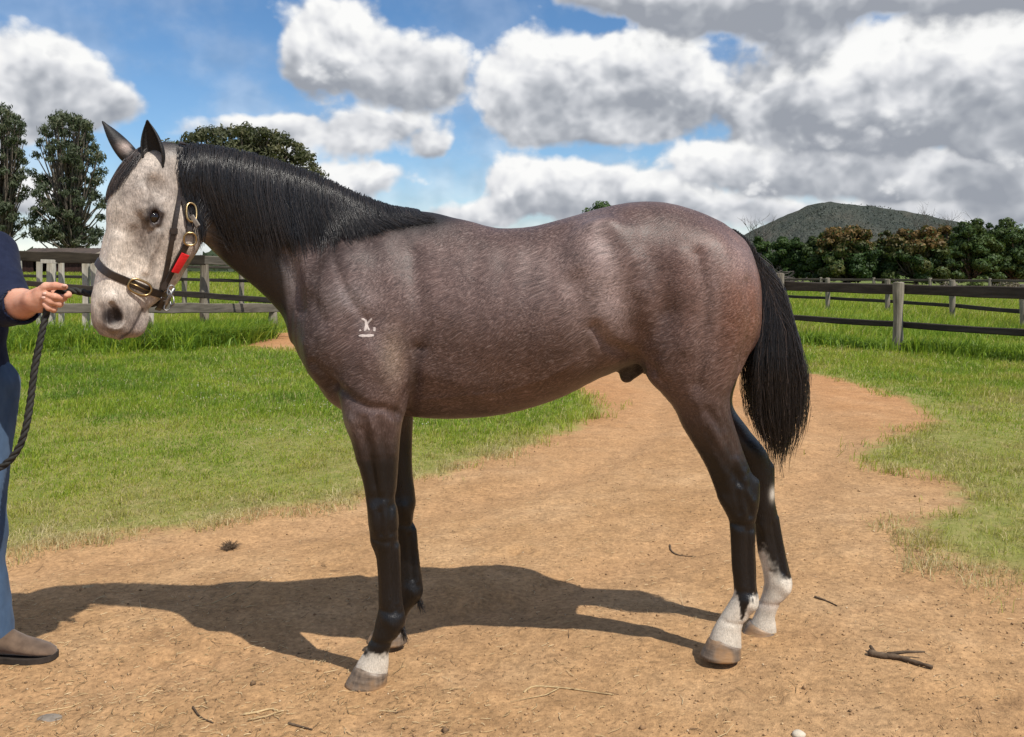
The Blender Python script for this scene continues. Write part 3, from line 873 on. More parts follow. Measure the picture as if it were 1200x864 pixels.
LEG_STROKES = [   # (points in the leg's own picture plane), sigma, mm ; depth of the leg
 (2.90, [([(462, 636), (463, 670), (465, 712)], 2.2, -5), ([(466, 640), (467.5, 705)], 2.0, 4), ([(455, 640), (456, 700)], 4.5, 2.5), ([(446, 640), (450, 704)], 3.0, 1.5), ([(441, 592), (441, 616)], 4, 4), ([(452, 586), (456, 606), (452, 626)], 4, 4),
   ([(462, 596), (464, 616)], 3.5, 4), ([(448, 596), (449, 622)], 2.6, -5), ([(459, 590), (460, 622)], 2.4, -4), ([(438, 628), (466, 632)], 3.0, -3), ([(436, 578), (464, 582)], 4, -2.5), ([(446, 712), (470, 716)], 3, -3), ([(455, 722), (464, 732)], 6, 4),
   ([(434, 748), (462, 752)], 3, -3), ([(428, 498), (437, 540), (446, 580)], 3.4, -5), ([(448, 486), (455, 530), (457, 574)], 3.2, -4.5), ([(418, 490), (428, 534), (438, 574)], 5, 3), ([(438, 490), (447, 530), (451, 570)], 4.5, 3), ([(462, 490), (461, 540), (460, 574)], 4, 3)]),
 (2.92, [([(874, 620), (875, 660), (877, 694)], 2.3, -5), ([(881, 622), (883, 690)], 2.2, 4), ([(864, 622), (867, 690)], 4, 2.5), ([(846, 582), (854, 600)], 4.5, 4), ([(868, 560), (874, 580), (870, 600)], 4, 4.5), ([(858, 566), (864, 598)], 3, -5), ([(876, 552), (880, 580)], 2.6, -4),
   ([(854, 612), (884, 612)], 3, -3), ([(856, 540), (866, 556)], 4, -4), ([(822, 500), (846, 540), (862, 562)], 4, -5), ([(812, 490), (836, 536), (850, 566)], 6, 3.5), ([(846, 504), (862, 536), (872, 560)], 4, 3), ([(838, 476), (856, 516), (868, 545)], 3.2, -4), ([(862, 690), (884, 692)], 3, -2.5), ([(872, 700), (880, 708)], 6, 4), ([(848, 726), (872, 730)], 3, -3)]),
 (3.14, [([(903, 612), (908, 640), (914, 668)], 2.2, -4.5), ([(910, 606), (919, 668)], 2.2, 4), ([(892, 606), (899, 660)], 3.5, 2.5), ([(884, 602), (893, 618)], 4, 3), ([(889, 612), (899, 640), (902, 664)], 2, 3), ([(912, 680), (920, 690)], 6, 4), ([(890, 706), (914, 706)], 3, -3)]),
 (3.20, [([(481, 626), (485, 676)], 2.2, -4.5), ([(486, 620), (491, 680)], 2.2, 4), ([(476, 590), (480, 606)], 4, 4), ([(470, 612), (486, 614)], 3, -3), ([(480, 686), (488, 694)], 6, 4)]),
]
disp = np.zeros(len(Vh))
side = np.clip(np.abs(Nh[:, 1]) * 1.6, 0, 1) * (Vh[:, 0] > -1.02)
farleg = (Vh[:, 1] > DM) & (Ph[:, 1] > 480)
for poly, sg, amp in STROKES:
    if min(p[1] for p in poly) > 485 and min(p[0] for p in poly) < 480: continue
    d = seg_dist(Ph, poly)
    disp += amp * 1.55 * .001 * np.exp(-(d / sg) ** 2)
disp *= np.where(farleg, 0.0, side)
for D_, lst in LEG_STROKES:
    Lp = np.stack([600 + Vh[:, 0] * 1000 / D_, 318 + (CAM_H - Vh[:, 2]) * 1000 / D_], 1)
    own = (np.abs(Vh[:, 1] - D_) < .12) & (Nh[:, 1] < .2) & ((Vh[:, 1] < DM) == (D_ < DM)) & (Lp[:, 1] > 470)
    for poly, sg, amp in lst:
        disp += np.where(own, amp * .001 * np.exp(-(seg_dist(Lp, poly) / sg) ** 2), 0)
disp += (fbm(Vh * 9.0, 3, 3) - .44) * .008 * side * (Ph[:, 1] < 520)
disp += (fbm(Vh * 26.0, 2, 5) - .38) * .0016
Vh = Vh + Nh * disp[:, None]
Vh = smooth_mesh(Vh, Qh, 1, .4, -.4)
Nh = normals(Vh, Qh)
print('horse verts', len(Vh), round(time.time() - T0, 1))

# ================================================================== HORSE : coat, hooves, eyes, ears, mane, tail
def blob(c, r, w=1.0):
    return w * np.exp(-((Ph[:, 0] - c[0]) / r[0]) ** 2 - ((Ph[:, 1] - c[1]) / r[1]) ** 2)
def lerp(a, b, t): return a + (np.asarray(b) - a) * t[:, None]
# head-frame coordinates
Hd = Vh - np.array(HO)
hs = Hd @ np.array(hA); ht_ = Hd @ np.array(hT); hl = Hd @ np.array(hL)
n_lo = fbm(Vh * 7.0, 4, 21); n_mid = fbm(Vh * 20.0, 4, 22); n_hi = fbm(Vh * 70.0, 3, 23)
C = np.tile(np.array([.100, .062, .052]), (len(Vh), 1))
roan = np.full(len(Vh), .55)
px, py = Ph[:, 0], Ph[:, 1]
# pale rose-grey of ribs, flank and quarters, with sun highlights painted in ; darker along the back and chest
C = lerp(C, (.165, .112, .097), np.clip(blob((690, 330), (70, 75), .8) + blob((560, 340), (120, 60), .25) + blob((420, 345), (60, 60), .25) + blob((345, 312), (26, 42), .8), 0, 1))
C = lerp(C, (.150, .066, .040), np.clip(blob((860, 350), (45, 75), .95) + blob((780, 320), (80, 90), .25), 0, 1))
C = lerp(C, (.066, .034, .026), np.clip(blob((740, 262), (130, 22), .75) + blob((590, 282), (80, 14), .5) + blob((740, 340), (26, 60), .45) + blob((770, 400), (40, 40), .3), 0, 1))
C = lerp(C, (.125, .066, .040), np.clip(blob((640, 425), (90, 26), .55), 0, 1))
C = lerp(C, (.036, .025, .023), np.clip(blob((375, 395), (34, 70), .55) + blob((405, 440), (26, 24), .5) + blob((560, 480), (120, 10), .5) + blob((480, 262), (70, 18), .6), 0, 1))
C = lerp(C, (.27, .20, .18), np.clip(blob((690, 296), (17, 40), .75) + blob((702, 352), (20, 44), .85) + blob((846, 306), (30, 26), .45) + blob((812, 350), (12, 50), .35), 0, 1))  # sunlit highlights on hip, croup and thigh painted into the coat colour
C = lerp(C, (.235, .20, .19), np.clip(blob((345, 316), (15, 36), 1.0) + blob((418, 346), (30, 18), .55) + blob((415, 486), (14, 18), .55), 0, 1))  # painted highlights on lower neck and shoulder ; pale grey upper forearm
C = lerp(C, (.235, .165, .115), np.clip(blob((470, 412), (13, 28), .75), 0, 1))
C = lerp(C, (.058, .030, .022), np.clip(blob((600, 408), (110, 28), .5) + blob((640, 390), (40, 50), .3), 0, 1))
C = lerp(C, (.030, .021, .019), np.clip(blob((418, 452), (26, 9), .75) + blob((380, 340), (14, 40), .45) + blob((398, 300), (26, 24), .5) + blob((372, 440), (16, 30), .5) + blob((492, 440), (8, 40), .5) + blob((452, 300), (40, 18), .4), 0, 1))  # shadow wedge at the top of the foreleg painted in, with other dark areas
# dark neck under the mane and along the throat
neckdark = 1.5 * sstep(px, 350, 305) * sstep(py, 400, 310) + blob((310, 240), (90, 42), 1.2) + blob((300, 318), (34, 26), .9) + blob((250, 280), (34, 44), 1.2) + blob((430, 258), (70, 22), .9) + blob((500, 256), (34, 13), 1.1) + blob((360, 240), (60, 36), .9) + blob((334, 372), (14, 36), .8) + blob((312, 345), (24, 34), 1.0)
C = lerp(C, (.0095, .0072, .0072), np.clip(neckdark + (n_mid - .45) * .35 * (neckdark > .1), 0, .97) * (hs < 1e9))
C = lerp(C, (.020, .015, .014), np.clip(blob((735, 436), (34, 16), 1.3), 0, 1) * (np.abs(Vh[:, 1] - DM) < .16))
# black points
nearside = Vh[:, 1] < DM
fore = (px < 520); hind = px > 700
lim_f = 470 + 26 * (n_lo - .45) * 3
leg_f = sstep(py, 466, 536) * fore * (py > 470); leg_h = sstep(py, 436, 545) * hind * (py > 430)
leg = np.clip(leg_f + leg_h, 0, 1)
leg = np.clip(leg + (n_mid - .45) * .5 * (leg > .05) * (leg < .95), 0, 1)
C = lerp(C, (.0055, .0048, .0050), leg * .99)
roan = roan * (1 - leg * .88)
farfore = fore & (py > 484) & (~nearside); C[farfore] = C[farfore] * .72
# white socks : in the leg's own depth
def legpx(D): return 600 + Vh[:, 0] * 1000 / D, 318 + (CAM_H - Vh[:, 2]) * 1000 / D
WH = np.array([.56, .50, .42])
def sock(mask, t): 
    global C
    C = lerp(C, WH * (1 - .14 * n_lo[:, None]), np.clip(t, 0, 1) * mask)
lx, ly = legpx(2.90); sock(fore & nearside & (py > 600), sstep(ly + (n_hi - .45) * 22, 761, 767))
lx, ly = legpx(2.92); sock(hind & nearside & (py > 600), sstep(ly + (n_hi - .45) * 20 + 12 * np.exp(-((lx - 861) / 3) ** 2) * 0 + np.where(lx < 864, 9, 0) - 22 * np.exp(-((lx - 867) / 4.5) ** 2) + np.where(lx > 879, 4, 0), 697, 703))
lx, ly = legpx(3.14); sock(hind & ~nearside & (py > 560), sstep(ly + (n_hi - .45) * 26 + 26 * np.exp(-((lx - 893) / 7) ** 2) - 14 * sstep(lx, 908, 918) * (ly < 676), 656, 680))
sock(hind & ~nearside, np.exp(-((lx - 903) / 4.0) ** 2 - ((ly - 577) / 7.0) ** 2) * 1.1 * (Nh[:, 0] > -.3))
pink = np.exp(-((ly - 706) / 6) ** 2) * hind * ~nearside * .35; C = lerp(C, (.42, .30, .25), np.clip(pink, 0, 1))
# the grey head
hm = np.clip(sstep(hs, -.02, .06) * sstep(Vh[:, 0], -1.00, -1.085) * (py < 430), 0, 1)
face = np.tile(np.array([.38, .325, .28]), (len(Vh), 1))
mott = np.clip((n_mid - .40) * 3.2, 0, 1)
face = lerp(face, (.12, .096, .082), mott * .62)
blz = np.exp(-((hl) / .042) ** 2) * sstep(ht_, .03, .07) * sstep(hs, .10, .2)
face = lerp(face, (.68, .60, .50), np.clip(blz * 1.1, 0, 1))
face = lerp(face, (.66, .57, .48), np.clip(np.exp(-((hs - .44) / .09) ** 2) * .75 * (1.15 - .6 * mott), 0, 1))
def hb(s, t, l, r, w): return w * np.exp(-((hs - s) / r) ** 2 - ((ht_ - t) / r) ** 2 - ((np.abs(hl) - l) / r) ** 2)
face = lerp(face, (.035, .025, .022), np.clip(hb(.255, .018, .105, .033, 1.9) + (.35 + .9 * mott) * (hb(.385, -.035, .085, .036, .60) + hb(.34, -.03, .095, .03, .55)) + hb(.31, .06, .08, .035, .35) + hb(.20, .05, .09, .03, .4), 0, 1))
face = lerp(face, (.05, .037, .034), np.clip(hb(.275, -.19, .03, .07, .75) + hb(.35, -.18, .03, .06, .7) + hb(.20, -.16, .05, .05, .7), 0, .95))
face = lerp(face, (.13, .10, .085), np.clip(hb(.19, .10, .06, .05, .5) + hb(.16, .02, .09, .05, .3), 0, 1))
muz = sstep(hs, .545, .63)
face = lerp(face, (.20, .155, .13), muz * .8 * (.6 + .6 * mott))
face = lerp(face, (.020, .014, .013), np.clip(hb(.594, .024, .062, .030, 3.0), 0, 1))
face = lerp(face, (.14, .105, .095), np.clip(hb(.60, -.06, .06, .030, .8) + hb(.655, .0, .0, .045, .35), 0, 1))
mouth = np.minimum(seg_dist(np.stack([hs, ht_], 1), [(.548, -.066), (.632, -.050)]), seg_dist(np.stack([hs, ht_], 1), [(.632, -.050), (.658, -.032)]))
face = lerp(face, (.03, .022, .02), np.exp(-(mouth / .0055) ** 2) * (np.abs(hl) > .025) * .9)
rim = np.exp(-((np.sqrt((hs - .598) ** 2 + (ht_ - .022) ** 2) - .036) / .008) ** 2) * (np.abs(hl) > .03)
face = lerp(face, (.40, .33, .28), np.clip(rim * .5, 0, 1))
C = lerp(C, face, hm) if False else C + (face - C) * hm[:, None]
roan = roan * (1 - .95 * np.clip(neckdark, 0, 1)) 
roan = roan * (1 - hm) + .30 * hm
C = np.where((hm[:, None] < .5) & (leg[:, None] < .5), C * np.array([.90, .90, .93]), C)
C = np.clip(C, .004, .9)

m_coat, nt, b = new_mat('horse_coat')
ob = coords(nt)
legw = nt.attr('leg'); coat = nt.attr('coat', 'Color'); rn = nt.attr('roan')
def turned(rot, sc):
    mp = nt.n('ShaderNodeMapping'); mp.vector_type = 'POINT'
    nt.put(mp.inputs['Vector'], ob); mp.inputs['Rotation'].default_value = rot
    return nt.scalev(mp.outputs[0], sc)
hairA = turned((0, R(28), 0), (54, 130, 270)); hairB = turned((0, R(4), 0), (270, 270, 56))
wob = nt.vmath('MULTIPLY', nt.vmath('SUBTRACT', nt.noise(ob, 5, 3, .5, out='Color'), (.5, .5, .5)), (14, 8, 20))
fA = nt.noise(nt.vmath('ADD', hairA, wob), 1.0, 4, .6); fB = nt.noise(nt.vmath('ADD', hairB, wob), 1.0, 4, .6)
fh = nt.math('ADD', nt.math('MULTIPLY', fA, nt.math('SUBTRACT', 1.0, legw)), nt.math('MULTIPLY', fB, legw))
patch = nt.noise(ob, 13, 5, .6)
amt = nt.mapr(fh, .30, .70, -1, 1)
facew = nt.attr('face')
fine = nt.noise(nt.scalev(ob, (1, 1, .55)), 300, 2, .6)
gain = nt.math('MULTIPLY_ADD', nt.math('MULTIPLY', amt, rn), 1.0, 1.0)
gain = nt.math('MULTIPLY', gain, nt.mapr(fine, .3, .7, .80, 1.22))
gain = nt.math('MULTIPLY', gain, nt.mapr(patch, .3, .7, .80, 1.22))
fmot = nt.noise(ob, 42, 6, .7); fm2 = nt.noise(nt.scalev(ob, (1, 1, .5)), 130, 3, .7)
fgain = nt.math('MULTIPLY', nt.mapr(fmot, .30, .60, .70, 1.16), nt.mapr(fm2, .3, .65, .80, 1.12))
gain = nt.math('MULTIPLY', gain, nt.math('ADD', nt.math('MULTIPLY', facew, fgain), nt.math('SUBTRACT', 1.0, facew)))
ccv = nt.mix(1.0, coat, nt.n('ShaderNodeCombineColor', ins={0: gain, 1: gain, 2: gain}).outputs[0], 'MULTIPLY')
white = nt.math('MULTIPLY', nt.mapr(fh, .54, .74, 0, .72), nt.math('POWER', rn, 1.6))
ccv = nt.mix(white, ccv, (.37, .325, .305))
nt.put(b.inputs['Base Color'], ccv)
nt.put(b.inputs['Roughness'], nt.math('MAXIMUM', nt.math('MULTIPLY_ADD', legw, -.12, nt.mapr(fh, .3, .7, .38, .54)), nt.math('MULTIPLY', facew, .58)))
nt.put(b.inputs['Specular IOR Level'], nt.mapr(legw, 0, 1, .40, .36))

bump(nt, b, nt.math('ADD', fh, nt.math('MULTIPLY', fine, .5)), .55, .003)

hme = np_mesh('horse', Vh, Qh)
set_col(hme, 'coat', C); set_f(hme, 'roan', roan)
set_f(hme, 'leg', np.clip(sstep(py, 440, 500) * (py > 440) * (~((px > 490) & (px < 740))) + hm, 0, 1))
fw = hm * np.clip(1 - hb(.255, .018, .1, .03, 1) , 0, 1); set_f(hme, 'face', fw)
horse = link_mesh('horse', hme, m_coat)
tag(horse, 'young grey roan horse with black legs and mane standing side on across the dirt track', 'horse')
HB = BVHTree.FromPolygons([tuple(v) for v in Vh], [tuple(int(i) for i in q) for q in Qh])
CAMP = Vector((0, 0, CAM_H))
def on_horse(pxx, pyy, lift=.004):
    d = Vector(((pxx - 600) / 1000, 1, -(pyy - 318) / 1000)).normalized()
    h = HB.ray_cast(CAMP, d)
    if h[0] is None: return None, None
    nrm = h[1]
    if nrm.dot(d) > 0: nrm = -nrm
    return h[0] + nrm * lift, nrm

# --- hooves
m_hoof, nt, b = new_mat('hoof_horn')
hc = coords(nt)
f1 = nt.noise(nt.scalev(hc, (1, 1, 6)), 14, 5, .6); f2 = nt.noise(nt.scalev(hc, (8, 8, .6)), 10, 4, .6); f3 = nt.noise(hc, 9, 3, .5)
ff = nt.math('ADD', nt.math('MULTIPLY', f1, .5), nt.math('MULTIPLY', f2, .5))
c_ = nt.ramp(ff, [(.35, (.075, .055, .042)), (.52, (.16, .118, .085)), (.68, (.26, .195, .14))])
c_ = nt.mix(nt.mapr(f3, .52, .66), c_, (.30, .175, .085))
nt.put(b.inputs['Base Color'], c_); b.inputs['Roughness'].default_value = .5
bump(nt, b, f1, .5, .004)
def hoof(top, toe, heel, ybot, D, w):
    """top: (left px, left py, right px, right py) of the coronet ; toe / heel px on the ground"""
    a = W(top[0], top[1], D); c = W(top[2], top[3], D); t = W(toe, ybot, D); h = W(heel, ybot, D)
    rings = []
    n = 22
    for k in range(7):
        u = k / 6.0
        l = a.lerp(t, u); r = c.lerp(h, u)
        if k == 0: l += Vector((.006, 0, 0)); r -= Vector((.006, 0, 0))
        ww = w * (.84 + .22 * u)
        cen = (l + r) / 2; ax = (r - l) / 2
        ring = []
        for i in range(n):
            an = 2 * math.pi * i / n
            cx = math.cos(an); sy = math.sin(an)
            x = (abs(cx) ** .9) * (1 if cx > 0 else -1)
            ring.append(cen + ax * x + Vector((0, ww * sy * (1.0 + .10 * cx) , 0)) + Vector((0, 0, .0016 * math.sin(k * 2.6 + i * .3))))
        rings.append(ring)
    last = rings[-1]; cen = sum(last, Vector()) / n
    rings.append([p.lerp(cen, .12) - Vector((0, 0, .006)) for p in last])
    g = Geo().loft(rings)
    g.build('hoof', m_hoof, horse, smooth=True)
hoof((418, 777, 455, 786), 403, 453, 803, 2.90, .056)
hoof((440, 735, 476, 740), 429, 477, 752, 3.19, .052)
hoof((833, 744, 868, 756), 819.5, 868, 769, 2.92, .054)
hoof((877, 729, 909, 740), 867.5, 910, 748, 3.14, .052)

# --- eyes
m_eye, nt, b = new_mat('eye_dark_brown')
nt.put(b.inputs['Base Color'], nt.ramp(nt.noise(coords(nt), 60, 3, .5), [(.3, (.004, .002, .0015)), (.7, (.012, .006, .003))]))
b.inputs['Roughness'].default_value = .06; b.inputs['Specular IOR Level'].default_value = .6
def uv_ball(c, r, ax=(1, 1, 1), nu=24, nv=14):
    vs = []; fs = []
    for j in range(nv + 1):
        ph = math.pi * j / nv
        for i in range(nu):
            th = 2 * math.pi * i / nu
            vs.append((c[0] + r * ax[0] * math.sin(ph) * math.cos(th), c[1] + r * ax[1] * math.sin(ph) * math.sin(th), c[2] + r * ax[2] * math.cos(ph)))
    for j in range(nv):
        for i in range(nu):
            fs.append((j * nu + i, j * nu + (i + 1) % nu, (j + 1) * nu + (i + 1) % nu, (j + 1) * nu + i))
    return vs, fs
for e in EYE:
    Geo().add(*uv_ball(e, .0228)).build('eye', m_eye, horse, smooth=True)

# --- ears, joined to the body mesh : cupped shells
def ear(base, tip, open_dir, width, depth=.55):
    base = Vector(base); tip = Vector(tip); ax = (tip - base); L = ax.length; ax.normalize()
    od = (open_dir - ax * open_dir.dot(ax)).normalized(); sd = ax.cross(od).normalized()
    prof = [(-.14, .62), (0, .74), (.12, .90), (.25, 1.0), (.40, .98), (.55, .86), (.70, .66), (.83, .42), (.93, .20), (1.0, .05)]
    rings = []
    n = 9
    for u, wv_ in prof:
        bend = od * (.010 * math.sin(u * 2.2)) + od * (.020 * max(0, u - .55) ** 2)
        c = base + ax * (u * L) + bend
        w = width * wv_ / 2
        outer = []; inner = []
        for i in range(n):
            a = -1.9 + 3.8 * i / (n - 1)
            outer.append(c + sd * (math.sin(a) * w) - od * (math.cos(a) * w * depth * 1.5))
        for i in range(n):
            a = 1.9 - 3.8 * i / (n - 1)
            inner.append(c + sd * (math.sin(a) * w * .86) - od * ((math.cos(a) * w * depth * 1.5) * .80))
        rings.append(outer + inner)
    return rings
earcol = []
ear_geo = Geo()
ear_geo.loft(ear(hp(.085, .055, .066), W(174.5, 141, 2.845), (hf * .75 + hL * .65), .076)); n_ear1 = len(ear_geo.v)
ear_geo.loft(ear(hp(.080, .066, -.064), W(122.5, 140, 2.90), (hf * .55 - hL * .85), .074))
m_ear, nt, b = new_mat('ear_fur')
nt.put(b.inputs['Base Color'], nt.ramp(nt.noise(nt.scalev(coords(nt), (3, 3, 1)), 60, 4, .6), [(.3, (.012, .009, .008)), (.7, (.040, .028, .025))]))
b.inputs['Roughness'].default_value = .55; b.inputs['Sheen Weight'].default_value = .2
e_me = bpy.data.meshes.new('ears'); e_me.from_pydata(ear_geo.v, [], ear_geo.f)
bm = bmesh.new(); bm.from_mesh(e_me); bmesh.ops.recalc_face_normals(bm, faces=bm.faces)
bmesh.ops.subdivide_edges(bm, edges=bm.edges, cuts=1, use_grid_fill=True, smooth=.6); 
bmh = bmesh.new(); bmh.from_mesh(hme)
col_l = bmh.verts.layers.float_color['coat']; ro_l = bmh.verts.layers.float['roan']; lg_l = bmh.verts.layers.float['leg']; fc_l = bmh.verts.layers.float['face']
vmap = {}
far_base = hp(.080, .066, -.064)
for v in bm.verts:
    nv = bmh.verts.new(v.co); vmap[v] = nv
    rel = v.co - far_base
    far_ear = v.co.x < -1.30
    lf = (v.co - HO).dot(hT)
    if far_ear:
        back = (v.co - W(148, 172, 2.90)).length
        k = max(0.0, 1 - back / .040)
        k = k ** 1.5; nv[col_l] = (.007 + .38 * k, .006 + .29 * k, .006 + .25 * k, 1)
    else:
        nv[col_l] = (.007, .006, .006, 1)
    nv[ro_l] = .05; nv[lg_l] = 0.0; nv[fc_l] = 1.0
for f in bm.faces:
    try: bmh.faces.new([vmap[v] for v in f.verts]).smooth = True
    except ValueError: pass
bmh.to_mesh(hme); bmh.free(); bm.free()

# --- strands of hair : three-sided tapering tubes
def strands(paths, r0, r1, tint, name, mat, parent, mid=None):
    """paths (n, m, 3)"""
    n, m, _ = paths.shape
    T = np.gradient(paths, axis=1); T /= (np.linalg.norm(T, axis=2, keepdims=True) + 1e-9)
    ref = np.zeros_like(T); ref[..., 1] = 1.0
    A = np.cross(T, ref); A /= (np.linalg.norm(A, axis=2, keepdims=True) + 1e-9)
    B = np.cross(T, A)
    u = np.linspace(0, 1, m)
    rr = (r0 * (1 - u) + r1 * u)[None, :, None] * np.ones((n, 1, 1))
    vs = []
    for k in range(3):
        a = 2 * math.pi * k / 3
        vs.append(paths + (A * math.cos(a) + B * math.sin(a)) * rr)
    V = np.stack(vs, 2).reshape(-1, 3)
    base = (np.arange(n)[:, None] * m + np.arange(m - 1)[None, :]) * 3
    Q = np.stack([np.stack([base + k, base + (k + 1) % 3, base + 3 + (k + 1) % 3, base + 3 + k], -1) for k in range(3)], 2).reshape(-1, 4)
    me = np_mesh(name, V, Q)
    set_f(me, 'tint', np.repeat(tint, m * 3)); set_f(me, 'along', np.tile(np.repeat(u, 3), n))
    return link_mesh(name, me, mat, parent)
m_mane, nt, b = new_mat('black_hair')
tn = nt.attr('tint')
nt.put(b.inputs['Base Color'], nt.ramp(tn, [(.0, (.006, .0055, .006)), (.6, (.016, .013, .013)), (.9, (.035, .026, .024)), (1.0, (.08, .055, .045))]))
nt.put(b.inputs['Roughness'], nt.mapr(tn, 0, 1, .30, .45)); b.inputs['Specular IOR Level'].default_value = .7

def resample(poly, n):
    poly = np.asarray(poly, float)
    s = np.concatenate([[0], np.cumsum(np.linalg.norm(np.diff(poly, axis=0), axis=1))]); s /= s[-1]
    return np.stack([catmull(s, poly[:, k], np.linspace(0, 1, n)) for k in range(poly.shape[1])], 1)
# mane
crest_w = resample([(mx(p[0]), DM + float(np.interp(p[0], [200, 260, 330], [-.045, -.015, 0])), mz(p[1])) for p in sorted(crest + [(216, 173.5)]) if p[0] >= 215 and p[0] <= 512], 200)
hemx = [212, 235, 270, 300, 340, 380, 420, 455, 490, 530]; hemy = [250, 262, 272, 279, 284, 283, 276, 269, 262, 259]
NM = 5200; MM = 10
ui = rng.random(NM)
roots = np.stack([np.interp(ui, np.linspace(0, 1, 200), crest_w[:, k]) for k in range(3)], 1)
roots[:, 1] += rng.normal(0, .012, NM); roots[:, 2] += .004
rpx = 600 + roots[:, 0] * 1000 / DM
clump = vnoise(np.stack([ui * 62, rng.integers(0, 3, NM) * 7.7, np.zeros(NM)], 1), 5) - .5
length_f = np.clip(rng.normal(.86, .17, NM), .3, 1.25) * (1 + .34 * clump)
slant = np.interp(rpx, [210, 240, 270, 300, 400, 450, 520], [26, 22, 16, 14, 20, 24, 8]) + clump * 26 + rng.normal(0, 3.0, NM)
epx = rpx + slant
epy = np.interp(epx, hemx, hemy)
rpy = 318 + (CAM_H - roots[:, 2]) * 1000 / DM
epy = rpy + np.maximum(epy - rpy, 12) * length_f
paths = np.zeros((NM, MM, 3))
lay = rng.uniform(.003, .020, NM) * np.interp(rpx, [420, 470, 520], [1, .4, .1])
for j in range(MM):
    u = j / (MM - 1)
    paths[:, j, 0] = roots[:, 0] + (mx(epx) - roots[:, 0]) * u ** 1.15
    paths[:, j, 2] = roots[:, 2] + (mz(epy) - roots[:, 2]) * u + .012 * math.sin(math.pi * min(1, u * 3)) * (u < .34)
    paths[:, j, 1] = roots[:, 1] - np.interp(rpx, [430, 490], [.11, .05]) * min(1, u * 2.2)
paths[..., 0] += .004 * np.sin(np.linspace(0, 1, MM)[None, :] * rng.uniform(3, 9, (NM, 1)) + rng.uniform(0, 6, (NM, 1)))
for i in range(NM):
    for j in range(1, MM):
        p = Vector(paths[i, j])
        q_, nn, _, dist = HB.find_nearest(p)
        if q_ is not None:
            if True:
                h_ = lay[i] * (1 - .45 * j / MM) + .002
                o = q_ + nn * h_
                paths[i, j] = o
tint = np.clip(rng.random(NM) ** 2 * .85 + .10 * np.clip(sstep(rpx, 440, 520), 0, 1), 0, 1)
strands(paths, .0013, .00055, tint, 'mane', m_mane, horse)
print('mane', round(time.time() - T0, 1))
# forelock, brushed over the far side of the forehead
NF = 1500
pf = np.zeros((NF, 9, 3))
for i in range(NF):
    l0 = random.uniform(-.062, .052); l1 = l0 * .9 + random.gauss(-.012, .022)
    r0 = hp(random.uniform(.00, .085), .12, l0)
    e = hp(min(.27, random.uniform(.11, .25) - .45 * max(0, l1 + .03)), .16, l1)
    lf = random.uniform(.002, .013)
    k_ = random.uniform(-.015, .015)
    for j in range(9):
        u = j / 8; p = r0.lerp(e, u) + hL * (k_ * math.sin(u * 3))
        q_, nn, _, _ = HB.find_nearest(p)
        pf[i, j] = q_ + nn * (lf * (1 - .6 * u) + .002)
strands(pf, .0012, .0004, np.clip(.45 + .6 * rng.random(NF), 0, 1), 'forelock', m_mane, horse)
# tail
dock = resample([W(856, 268, 3.04), W(872, 281, 3.045), W(886, 302, 3.05), W(896, 330, 3.05), W(903, 360, 3.05)], 40)
NTL = 4200; MT = 14
tu = rng.random(NTL) ** 1.2
lat = rng.uniform(-1, 1, NTL)
r_ = np.stack([np.interp(tu, np.linspace(0, 1, 40), dock[:, k]) for k in range(3)], 1)
r_[:, 1] += lat * .026; r_[:, 0] += rng.normal(0, .006, NTL)
sidev = rng.beta(1.3, 1.3, NTL)            # 0 = towards the leg, 1 = outer edge
cl = vnoise(np.stack([sidev * 16, lat * 3 + 9, np.zeros(NTL)], 1), 8)
endy = 484 + 18 * np.sin(sidev * 3.0) + (cl - .5) * 60 + rng.normal(0, 18, NTL)
endy = np.where(rng.random(NTL) < .30, rng.uniform(390, 500, NTL), endy)
def edge_l(y): return np.interp(y, [268, 300, 330, 370, 400, 430, 460, 490, 510, 540], [852, 876, 886, 889, 882, 876.5, 876, 880, 887, 897])
def edge_r(y): return np.interp(y, [268, 280, 300, 330, 350, 400, 440, 480, 510, 540], [866, 882, 899, 913, 920, 932, 941, 941, 936, 926])
pt = np.zeros((NTL, MT, 3))
rpy = 318 + (CAM_H - r_[:, 2]) * 1000 / 3.05; rpx0 = 600 + r_[:, 0] * 1000 / 3.05
wav = rng.uniform(0, 6, NTL)
for j in range(MT):
    u = j / (MT - 1)
    y = rpy + (endy - rpy) * u
    tgt = edge_l(y) + (edge_r(y) - edge_l(y)) * (sidev + (cl - .5) * .22 * u)
    k = min(1, u * 3.2); k = k * k * (3 - 2 * k)
    x = rpx0 + (tgt - rpx0) * k + 2.6 * np.sin(u * 6 + wav) * u + 1.3 * np.sin(u * 17 + wav * 3) * u + rng.normal(0, .5, NTL)
    wdt = np.interp(y, [270, 330, 430, 500, 540], [.022, .035, .070, .060, .03])
    D = 3.05 + lat * wdt
    pt[:, j, 0] = (x - 600) * 3.05 / 1000; pt[:, j, 2] = CAM_H - (y - 318) * 3.05 / 1000; pt[:, j, 1] = D
strands(pt, .0013, .0006, np.clip(rng.random(NTL) ** 1.4 * 1.0, 0, 1), 'tail', m_mane, horse)

